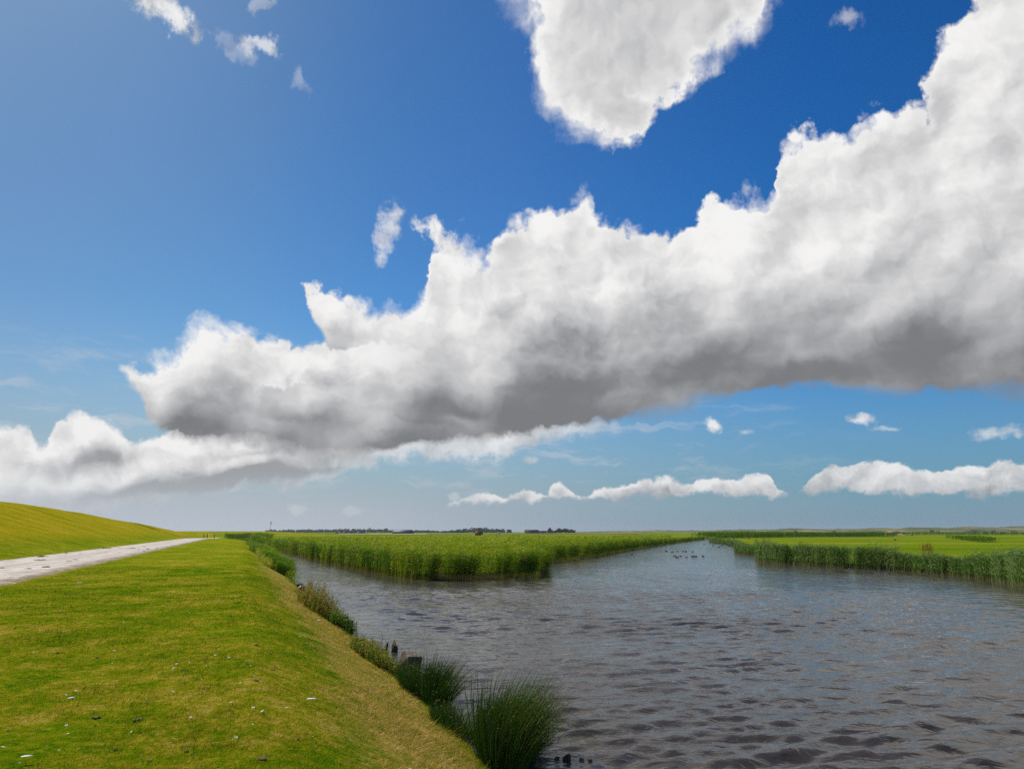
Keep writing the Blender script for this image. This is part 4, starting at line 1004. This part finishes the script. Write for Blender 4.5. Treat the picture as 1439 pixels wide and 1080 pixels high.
rear = [(907, 774.2), (928, 775), (936, 774.6), (945, 775.4), (952, 774.4), (959.5, 774.6), (963.5, 774.8), (973, 775.0)]
front = [(948, 781), (951.5, 783), (956, 781.5), (964, 782.6), (973.3, 781.8), (977.5, 781.8), (988, 781.6)]
far_ = [(990, 764.4), (1002, 766.4), (1010.5, 768.8), (1014.8, 766.6), (1018, 769.2), (1025, 767), (1032, 768)]
for row_, nm, lst in ((0, 'rear', rear), (1, 'front', front), (2, 'far right', far_)):
    for i, (px, py) in enumerate(lst):
        x, y = gp(px, py, 0); k_ = (i + row_) % 3; mat = [m_hen, m_drake, m_pale][k_] if row_ < 2 else [m_hen, m_pale, m_drake][k_]
        yaw = R(175 + r.normal() * 25) if r.random() < .5 else R(r.normal() * 25)
        lab = {0: 'duck swimming in the rear row mid-channel, %s from the left', 1: 'duck swimming in the front row mid-channel, %s from the left', 2: 'duck swimming by the far right bank, %s from the left'}[row_] % ordw[i]
        lab = ['brown ', 'grey-sided ', 'pale '][[m_hen, m_drake, m_pale].index(mat)] + lab
        bird('duck', mat, m_wingd if mat is not m_drake else m_wingl, x, y, -.015, yaw, .85 if row_ < 2 else 1.0, lab, 'duck', 'ducks swimming on the canal')
x, y = gp(887.7, 779.5, 0); bird('duck', m_hen, m_wingd, x, y, -.01, R(200), .8, 'single small dark duck swimming alone near the dark reeds, left of the flock', 'duck', 'ducks swimming on the canal')
for i, (px, py, mt, lab) in enumerate(((1026, 757.0, m_gull, 'leftmost white goose standing on the far right meadow behind the shrubs'), (1031, 757.2, m_drake, 'grey goose standing just right of the leftmost white goose on the meadow'), (1048, 757.4, m_gull, 'white goose standing mid-meadow, left one of the right pair'), (1052.5, 757.2, m_hen, 'brown goose standing mid-meadow, right one of the right pair'))):
    zf = .42; x, y = gp(px, py, zf); z = float(height(np.array([x]), np.array([y]))[0]); bird('goose', mt, m_wingd, x, y, z + .12, R(180 * (i % 2) + 15), 1.3, lab, 'goose', 'geese standing on the meadow', True)
x, y = gp(1258, 758.6, .5); z = float(height(np.array([x]), np.array([y]))[0]); bird('duck', m_black, m_wingd, x, y, z + .15, R(170), 1.6, 'black crow standing alone on the bright meadow right of the sand heap', 'crow', None, True)
# pale sheep far off
m_wool, g, o = newmat('wool'); principled(g, o, (.62, .60, .54), .9, .1)
shp = None
for i, px in enumerate((541, 556, 842, 846, 850, 853, 856, 863, 870, 875, 916, 929)):
    x, y = gp(px, 749.1, .45)
    z = float(height(np.array([x]), np.array([y]))[0])
    e = empty('sheep', (x, y, z), R(20 * i))
    if shp is None:
        bm = bmesh.new(); m_ = bmesh.ops.create_icosphere(bm, subdivisions=3, radius=.5)
        for v in bm.verts:
            q = v.co.normalized(); v.co = Vector((q.x * .62, q.y * .33, q.z * .34 + .72)) * (1 + .03 * math.sin(q.x * 23) * math.sin(q.y * 19))
        for sx in (-.34, .34):
            for sy in (-.16, .16):
                b_ = bmesh.ops.create_cone(bm, segments=6, radius1=.04, radius2=.07, depth=.5, cap_ends=True)
                for v in b_['verts']: v.co += Vector((sx, sy, .25))
        me = bpy.data.meshes.new('body'); bm.to_mesh(me); bm.free(); me.materials.append(m_wool); a = bpy.data.objects.new('body', me); col.objects.link(a)
        bm = bmesh.new(); m_ = bmesh.ops.create_icosphere(bm, subdivisions=2, radius=1)
        for v in bm.verts: v.co = Vector((v.co.x * .2 + .72 + v.co.z * -.04, v.co.y * .11, v.co.z * .12 + .88))
        me = bpy.data.meshes.new('head'); bm.to_mesh(me); bm.free(); me.materials.append(m_wool); b = bpy.data.objects.new('head', me); col.objects.link(b); shp = [a, b]; cs = shp
    else:
        cs = [p.copy() for p in shp]
        for p in cs: col.objects.link(p)
    for p in cs: p.parent = e
    tag(e, 'tiny white sheep grazing on the far pasture near the horizon', 'sheep', 'white sheep far off near the horizon')

# ------------------------------------------------------------------ far country: dunes, woods, farms
def dist_at(px, y): d = ray(px, 746); return d[0] / d[1] * y, y
# dunes along the right horizon
m_dune, g, o = newmat('dunes'); P = pos(g)
n1 = g.noise(g.vmath('MULTIPLY', P, (.012, .006, .05)), 1, 5, .6); n2 = g.noise(P, .03, 4, .6)
principled(g, o, g.ramp(n1 * .6 + n2 * .4, [(.36, (.035, .060, .015)), (.46, (.085, .105, .025)), (.54, (.17, .155, .055)), (.64, (.30, .24, .11))]), .95, .05)
pxs = np.arange(690, 1560, 2.0); rows_ = np.array([2100, 2200, 2320, 2420, 2500, 2560, 2700])
prof = np.interp(pxs, [690, 740, 830, 900, 960, 1000, 1100, 1200, 1300, 1350, 1439, 1560], [0, .8, 3.0, 5.5, 8, 9.5, 12, 15, 17.5, 18.5, 21.5, 24])
V_ = []
for j, yy_ in enumerate(rows_):
    hh_ = [0, .12, .35, .6, .85, 1.0, .1][j]
    for i, px in enumerate(pxs):
        x, y = dist_at(px, yy_)
        nz = float(fbm(np.array(px * .028 + j * .35), np.array(j * .6), 4, 61)); nz2 = float(fbm(np.array(px * .13), np.array(j * .9), 3, 62))
        V_.append((x, y, .2 + hh_ * (prof[i] + min(1, prof[i] / 6) * (nz * 9 + nz2 * 5) * (.5 + hh_ * .5))))
n, m = len(rows_), len(pxs); i = np.arange((n - 1) * m).reshape(n - 1, m)[:, :-1].ravel()
V_ = np.array(V_); V_[:, 2] = np.maximum(V_[:, 2], .1)
tag(mesh_np('dunes', V_, np.stack([i, i + 1, i + m + 1, i + m], 1), m_dune, smooth=True), kind='structure')

def foliage_mat(name, ramp):
    m, g, o = newmat(name); principled(g, o, g.ramp(attr(g, 'tint'), ramp), .7, .2, trans=.2); return m
m_farwood = foliage_mat('far_wood_leaves', [(0, (.05, .09, .035)), (.6, (.075, .12, .04)), (1, (.12, .165, .05))])
m_tree = foliage_mat('tree_leaves', [(0, (.025, .06, .010)), (.6, (.05, .10, .014)), (1, (.09, .14, .022))])
m_bark, g, o = newmat('bark'); principled(g, o, (.07, .05, .035), .9, .1)
def crown_faces(cx, cy, cz, rx, ry, rz, n, s, r, bag):
    """leaf sprays spread through a lumpy crown"""
    d = r.normal(size=(n, 3)); d /= np.linalg.norm(d, axis=1)[:, None]
    q = r.random(n) ** .33
    lob = 1 + .30 * np.sin(d[:, 0] * 5 + cx) * np.sin(d[:, 1] * 4 + cy) + .18 * np.sin(d[:, 2] * 7 + cx * 2)
    p = d * (q * lob)[:, None] * np.array([rx, ry, rz]) + np.array([cx, cy, cz])
    p[:, 2] = np.maximum(p[:, 2], cz - rz * .92)
    a = r.normal(size=(n, 3)); b = np.cross(a, r.normal(size=(n, 3)))
    a /= np.linalg.norm(a, axis=1)[:, None]; b /= np.linalg.norm(b, axis=1)[:, None]
    ss = (s * (.6 + .8 * r.random(n)))[:, None]
    V_ = np.stack([p - a * ss, p - b * ss * .6, p + a * ss, p + b * ss * .6], 1).reshape(-1, 3)
    F_ = np.arange(n * 4).reshape(-1, 4)
    t = np.clip(.5 + r.normal(size=n) * .22 + fbm(p[:, 0] * .5 / rx * 3, p[:, 2] * 1.5 / rz, 2, 5) * .6, 0, 1)
    bag.add(V_, F_, np.repeat(t, 4), 1)
def wood(name, segs, y0, mat, seed, dep=120):
    """segs: (px0, px1, height0, height1) a belt of trees seen as one mass"""
    r = np.random.default_rng(seed); bag = Bag()
    for (a, b, h0, h1) in segs:
        w_ = (b - a) * y0 / FPX; n = max(3, int(w_ / 7))
        for i in range(n):
            t = (i + r.random()) / n; px = a + (b - a) * t; yy_ = y0 + dep * r.random(); x, y = dist_at(px, yy_)
            h = (h0 + (h1 - h0) * t) * (.82 + .30 * r.random()); rx = 5 + 4 * r.random()
            crown_faces(x, y, h * .5, rx, rx, h * .55, 150, 1.9, r, bag)
    return tag(bag.build(name, mat), kind='stuff')
wood('far_trees', [(374, 388, 9, 9), (388, 392, 5, 5), (394, 440, 8, 9.5), (440, 480, 9, 10), (480, 545, 10, 12), (545, 560, 9, 10)], 2300, m_farwood, 1)
wood('far_trees', [(575, 600, 5.5, 6), (600, 622, 6, 4), (622, 634, 3.5, 4)], 2000, m_farwood, 2)
wood('wood', [(626, 640, 4, 6), (640, 665, 7, 10.5), (665, 700, 10.5, 11), (700, 716, 11, 8.5)], 1700, m_farwood, 3)
def far_bush(px, y, base, w_, h, label, cat='bush', seed=1, name='bush', mat=None, n=900, leaf=None, trunk=False, group=None):
    r = np.random.default_rng(seed); x, yy_ = dist_at(px, y)
    e = empty(name, (x, yy_, base)); bag = Bag(); cz = h * (.58 if trunk else .45)
    k = max(3, int(w_ / h * 3))
    for i in range(k):
        ox = (i / max(1, k - 1) - .5) * w_ * .62 + r.normal() * w_ * .05; hh_ = h * (.75 + .25 * r.random()) * (1 - .35 * abs(ox) / (w_ * .5))
        crown_faces(ox, r.normal() * w_ * .12, hh_ * (.60 if trunk else .5), w_ * .30, w_ * .28, hh_ * (.42 if trunk else .52), n // k, leaf or h * .09, r, bag)
    bag.build('crown', mat or m_tree, e)
    tr = []
    for q, rad in ((-.2, h * .035), (h * .6, h * .018)):
        for j in range(6): tr.append((math.cos(j * 1.047) * rad, math.sin(j * 1.047) * rad, q))
    mesh_np('trunk', tr, np.array([(j, (j + 1) % 6, 6 + (j + 1) % 6, 6 + j) for j in range(6)]), m_bark, e)
    return tag(e, label, cat, group)
far_bush(350, 330, .45, 4.4, 2.4, 'larger rounded dark bush on the far green dike, left of a pair', seed=1)
far_bush(356.5, 332, .45, 2.6, 1.9, 'smaller dark bush on the far green dike, right of a pair', seed=2)
for i, (px, y, w_, h, lab) in enumerate(((786, 1150, 10, 9, 'tall round tree just right of the farm roofs on the horizon'), (794, 1160, 15, 9.5, 'widest leafy tree of the group right of the farm on the horizon'), (803, 1150, 12, 7, 'rightmost low tree of the group right of the farm on the horizon'),
        (773, 1200, 7, 9, 'small dark tree standing out above the middle farm roofs'), (747, 1120, 5, 4.5, 'low bush in front of the large barn roof of the horizon farm'), (779, 1110, 9, 5, 'low hedge tree in front of the right farm roofs'), (763, 1110, 8, 3.6, 'low bush in front of the middle farm roofs'))):
    far_bush(px, y, .3, w_, h, lab, 'tree', 20 + i, 'tree', m_tree, 700, None, True, 'trees around the horizon farm')
for i, (px, y, w_, h) in enumerate(((1310, 1900, 14, 8), (1318, 1900, 8, 5), (1371, 1900, 24, 9), (1384, 1900, 16, 6), (1396, 1900, 16, 7), (1360, 1900, 14, 5), (1234, 1800, 16, 4), (1118, 1800, 6, 6), (1172, 1900, 7, 6), (1424, 1900, 16, 6), (1050, 1900, 12, 5), (1260, 1500, 20, 5))):
    far_bush(px, y, 1 if y > 1600 else .3, w_, h * 1.0, 'dark scrub bush before the dunes, %s from the left' % ['tenth', 'eleventh'.replace('eleventh', 'one place past the tenth'), 'seventh', 'eighth', 'ninth', 'sixth', 'fourth', 'second', 'third', 'last', 'first', 'fifth'][i], 'bush', 40 + i, 'bush', m_tree, 420, None, False, 'scrub bushes in front of the dunes')

def plain(name, c, rough=.8):
    m, g, o = newmat(name); P_ = pos(g); n_ = g.noise(P_, .8, 3, .6)
    principled(g, o, g.mix(n_ * .5, c, tuple(v * .7 for v in c)), rough, .2); return m
m_brick = plain('brick_wall', (.30, .20, .14)); m_red = plain('red_tiles', (.36, .12, .05)); m_grey = plain('grey_roof_sheets', (.36, .36, .38), .5)
m_mauve = plain('dark_roof_tiles', (.15, .11, .11)); m_wh = plain('white_plaster', (.72, .70, .66)); m_pane = plain('window_pane', (.03, .04, .05), .2); m_dg = plain('dark_boards', (.06, .06, .07))
def box_mesh(x0, x1, y0, y1, z0, z1):
    v = [(x, y, z) for z in (z0, z1) for x, y in ((x0, y0), (x1, y0), (x1, y1), (x0, y1))]
    return v, [(0, 3, 2, 1), (4, 5, 6, 7), (0, 1, 5, 4), (1, 2, 6, 5), (2, 3, 7, 6), (3, 0, 4, 7)]
def house(name, px, y, base, L, D, hw, hr, rz, wm, rm, label, cat, group=None, wins=4, chim=False):
    x, yy_ = dist_at(px, y); e = empty(name, (x, yy_, base), rz)
    v, f = box_mesh(-L / 2, L / 2, -D / 2, D / 2, -.4, hw); b = len(v)
    v += [(-L / 2, 0, hw + hr - .1), (L / 2, 0, hw + hr - .1)]
    w_ = mesh_np('wall', v, [np.array(f[:1] + f[2:]), np.array([(4, 8, 7), (5, 6, 9)])], wm, e)
    ov = .35; th = .18; V_ = []; F_ = []
    for s_ in (-1, 1):
        b = len(V_)
        for dz in (0, th):
            V_ += [(-L / 2 - ov, s_ * (D / 2 + ov), hw - ov * hr / (D / 2) + dz), (L / 2 + ov, s_ * (D / 2 + ov), hw - ov * hr / (D / 2) + dz), (L / 2 + ov, 0, hw + hr + dz), (-L / 2 - ov, 0, hw + hr + dz)]
        q = [(0, 1, 2, 3), (7, 6, 5, 4), (0, 4, 5, 1), (1, 5, 6, 2), (3, 2, 6, 7)[::-1], (0, 3, 7, 4)]
        F_ += [tuple(b + i_ for i_ in t) for t in q]
    rf = mesh_np('roof', V_, np.array(F_), rm, e)
    if chim: v, f = box_mesh(L * .2, L * .2 + .7, -.35, .35, hw + hr * .6, hw + hr + 1.0); mesh_np('chimney', v, np.array(f), wm, rf)
    for i in range(wins):
        cx = -L / 2 + L * (i + .5) / wins
        if i == wins // 2: v, f = box_mesh(cx - .55, cx + .55, -D / 2 - .05, -D / 2 + .02, 0, min(2.1, hw * .85)); mesh_np('door', v, np.array(f), m_dg, e)
        else: v, f = box_mesh(cx - .5, cx + .5, -D / 2 - .04, -D / 2 + .02, hw * .38, hw * .8); mesh_np('window', v, np.array(f), m_pane, e)
    return tag(e, label, cat, group)
house('barn', 566.5, 1000, .4, 25, 18, 2.3, 2.6, R(-14), m_dg, m_grey, 'long low barn with pale grey roof on the horizon left of the wooded mound', 'barn', None, 5)
house('shed', 673, 520, .5, 4.2, 3.6, 1.5, 1.6, R(-24), m_brick, m_red, 'small brick shed with red-orange roof in front of the wooded mound', 'shed', None, 3)
house('house', 701.5, 900, .3, 3.2, 3.5, 1.2, .9, R(10), m_wh, m_wh, 'tiny white hut at the foot of the wooded mound', 'hut', None, 2)
house('farmhouse', 747, 1180, .5, 22, 16, 1.6, 3.6, R(6), m_brick, m_mauve, 'largest dark-roofed barn at the left of the horizon farm', 'farm building', 'buildings of the horizon farm', 6)
house('farmhouse', 761, 1190, .5, 17, 10, 1.4, 2.3, R(-6), m_brick, m_mauve, 'low dark-roofed building in the middle of the horizon farm', 'farm building', 'buildings of the horizon farm', 4)
house('farmhouse', 772.5, 1180, .5, 10, 9, 1.6, 2.4, R(12), m_brick, m_mauve, 'smallest reddish building at the right of the horizon farm', 'farm building', 'buildings of the horizon farm', 3, True)
house('house', 478, 1100, .5, 4.5, 5, 2.2, 2.6, R(70), m_wh, m_brick, 'white-gabled house at the left of the far hamlet on the horizon', 'house', 'houses of the far hamlet', 2, True)
for i, (px, w_, mm, rm, lab) in enumerate(((474, 5, m_brick, m_red, 'low red-roofed house left of the white-gabled house'), (486, 6, m_wh, m_mauve, 'low house right of the white-gabled house in the far hamlet'), (493, 5, m_brick, m_mauve, 'brick house in the middle of the far hamlet'), (498, 6, m_wh, m_mauve, 'pale house right of the brick one in the far hamlet'), (506, 6, m_brick, m_grey, 'grey-roofed house near the right end of the far hamlet'), (511, 5, m_wh, m_mauve, 'rightmost pale house of the far hamlet'))):
    house('house', px, 1120, .4, w_, 5, 1.5, 1.5, R(random.uniform(-30, 30)), mm, rm, lab, 'house', 'houses of the far hamlet', 3, i % 2 == 0)
house('hut', 1408, 900, .3, 3.6, 3, 1.5, .7, R(10), m_dg, m_grey, 'small grey hut alone on the far right meadow', 'hut', None, 2)
for i, (px, y, lab) in enumerate(((1280, 480, 'dark grey feeding trough at the right of the sand heap'), )):
    x, yy_ = dist_at(px, y); v, f = box_mesh(-.9, .9, -.4, .4, .25, .85); e = empty('trough', (x, yy_, .4)); mesh_np('basin', v, np.array(f), m_grey, e)
    for sx in (-.75, .75): v, f = box_mesh(sx - .06, sx + .06, -.35, .35, -.2, .248); mesh_np('leg', v, np.array(f), m_dg, e)
    tag(e, lab, 'trough')
# sand heap with a low tail
m_sand, g, o = newmat('sand_heap'); P = pos(g); n1 = g.noise(P, .9, 4, .6)
principled(g, o, g.ramp(n1, [(.35, (.30, .20, .12)), (.6, (.46, .32, .21)), (.7, (.52, .38, .26))]), .95, .05, bump(g, n1, .8, .3))
x0, y0 = dist_at(1255, 520); V_ = []; nx, ny = 64, 20
for j in range(ny):
    for i in range(nx):
        X_ = (i / (nx - 1) - .40) * 16; Y_ = (j / (ny - 1) - .5) * 8
        h = 3.1 * max(0, 1 - ((X_ + 2.0) / 4.4) ** 2 * 1.0 - (Y_ / 3.4) ** 2) ** .62 if abs((X_ + 2.0) / 4.4) < 1 else 0
        h = max(h, 1.25 * max(0, 1 - ((X_ - 4) / 5) ** 2 - (Y_ / 2.5) ** 2) ** .7) + float(fbm(np.array(X_ * .8), np.array(Y_ * .8), 3, 3)) * .5
        V_.append((X_, Y_, h - .15))
i = np.arange((ny - 1) * nx).reshape(ny - 1, nx)[:, :-1].ravel()
tag(mesh_np('sand_heap', V_, np.stack([i, i + 1, i + nx + 1, i + nx], 1), m_sand, smooth=True, loc=(x0, y0, .4)), 'rounded pinkish-brown sand heap with a low tail on the far right meadow', 'sand heap')
# lattice mast
x, y = dist_at(380, 2400); e = empty('radio_mast', (x, y, .3)); H_ = 36
def strut(a, b, w_):
    a, b = Vector(a), Vector(b); d = (b - a).normalized(); s1 = d.cross(Vector((.3, .9, .1))).normalized() * w_; s2 = d.cross(s1).normalized() * w_
    return [tuple(p + q * s1 + t * s2) for p in (a, b) for q, t in ((-1, -1), (1, -1), (1, 1), (-1, 1))]
V_, F_ = [], []
def add_strut(a, b, w_):
    n_ = len(V_); V_.extend(strut(a, b, w_)); F_.extend([(n_ + i, n_ + (i + 1) % 4, n_ + 4 + (i + 1) % 4, n_ + 4 + i) for i in range(4)])
cor = [(1.1, 0), (-.55, .95), (-.55, -.95)]
for k in range(3): add_strut((*cor[k], 0), (*[c_ * .5 for c_ in cor[k]], H_), .09)
for q in range(12):
    z0, z1 = H_ * q / 12, H_ * (q + 1) / 12; k0, k1 = 1 - .5 * q / 12, 1 - .5 * (q + 1) / 12
    for k in range(3):
        a, b = cor[k], cor[(k + 1) % 3]; add_strut((a[0] * k0, a[1] * k0, z0), (b[0] * k1, b[1] * k1, z1), .045)
mesh_np('lattice', V_, np.array(F_), m_grey, e)
for q in range(4):
    a = q * 1.57; v, f = box_mesh(math.cos(a) * 1.3 - .35, math.cos(a) * 1.3 + .35, math.sin(a) * 1.3 - .35, math.sin(a) * 1.3 + .35, H_ - 9, H_ - 1.5); mesh_np('antenna_panel', v, np.array(f), m_grey, e)
tag(e, 'tall thin radio mast above the treeline on the left horizon', 'radio mast')
# pale stubble strips and a brown field on the plain
def strip(px0, px1, py0, py1, c, label):
    m = plain(label, c, .95); P4 = [gp(px0, py1, .55), gp(px1, py1, .55), gp(px1, py0, .55), gp(px0, py0, .55)]
    n_ = 24; V_ = []
    for j in range(5):
        for i in range(n_ + 1):
            t, s_ = i / n_, j / 4; a = [P4[0][k] * (1 - t) + P4[1][k] * t for k in (0, 1)]; b = [P4[3][k] * (1 - t) + P4[2][k] * t for k in (0, 1)]
            p = [a[k] * (1 - s_) + b[k] * s_ for k in (0, 1)]; p[1] += (6 * math.sin(i * 1.7 + j * 2)) * (1 if 0 < j < 4 else .6)
            V_.append((p[0], p[1], .62 + .15 * (0 < j < 4)))
    i = np.arange(4 * (n_ + 1)).reshape(4, n_ + 1)[:, :-1].ravel()
    tag(mesh_np('field', V_, np.stack([i, i + 1, i + n_ + 2, i + n_ + 1], 1), m), kind='structure')
strip(440, 463, 749.2, 751.2, (.28, .18, .06), 'ploughed field')
strip(475, 600, 749.3, 750.5, (.36, .30, .14), 'stubble')
strip(600, 742, 749.2, 750.0, (.22, .24, .06), 'pale pasture')
strip(745, 905, 749.0, 749.9, (.24, .17, .07), 'heath')

# ------------------------------------------------------------------ air
mh, g, o = newmat('thin_haze')
pv = g.n.new('ShaderNodeVolumePrincipled'); pv.inputs['Color'].default_value = (.80, .87, 1.0, 1); pv.inputs['Density'].default_value = .00006; pv.inputs['Anisotropy'].default_value = .2
g.l.new(pv.outputs[0], o.inputs['Volume'])
v, f = box_mesh(-5400, 5400, -5400, 5400, -4.5, 40)
tag(mesh_np('haze', v, np.array(f), mh), kind='stuff')
scene.cycles.volume_bounces = 0

for ob in list(scene.objects):
    if ob.type == 'MESH' and ob.parent is None and 'label' not in ob.keys() and 'kind' not in ob.keys(): print('untagged', ob.name)
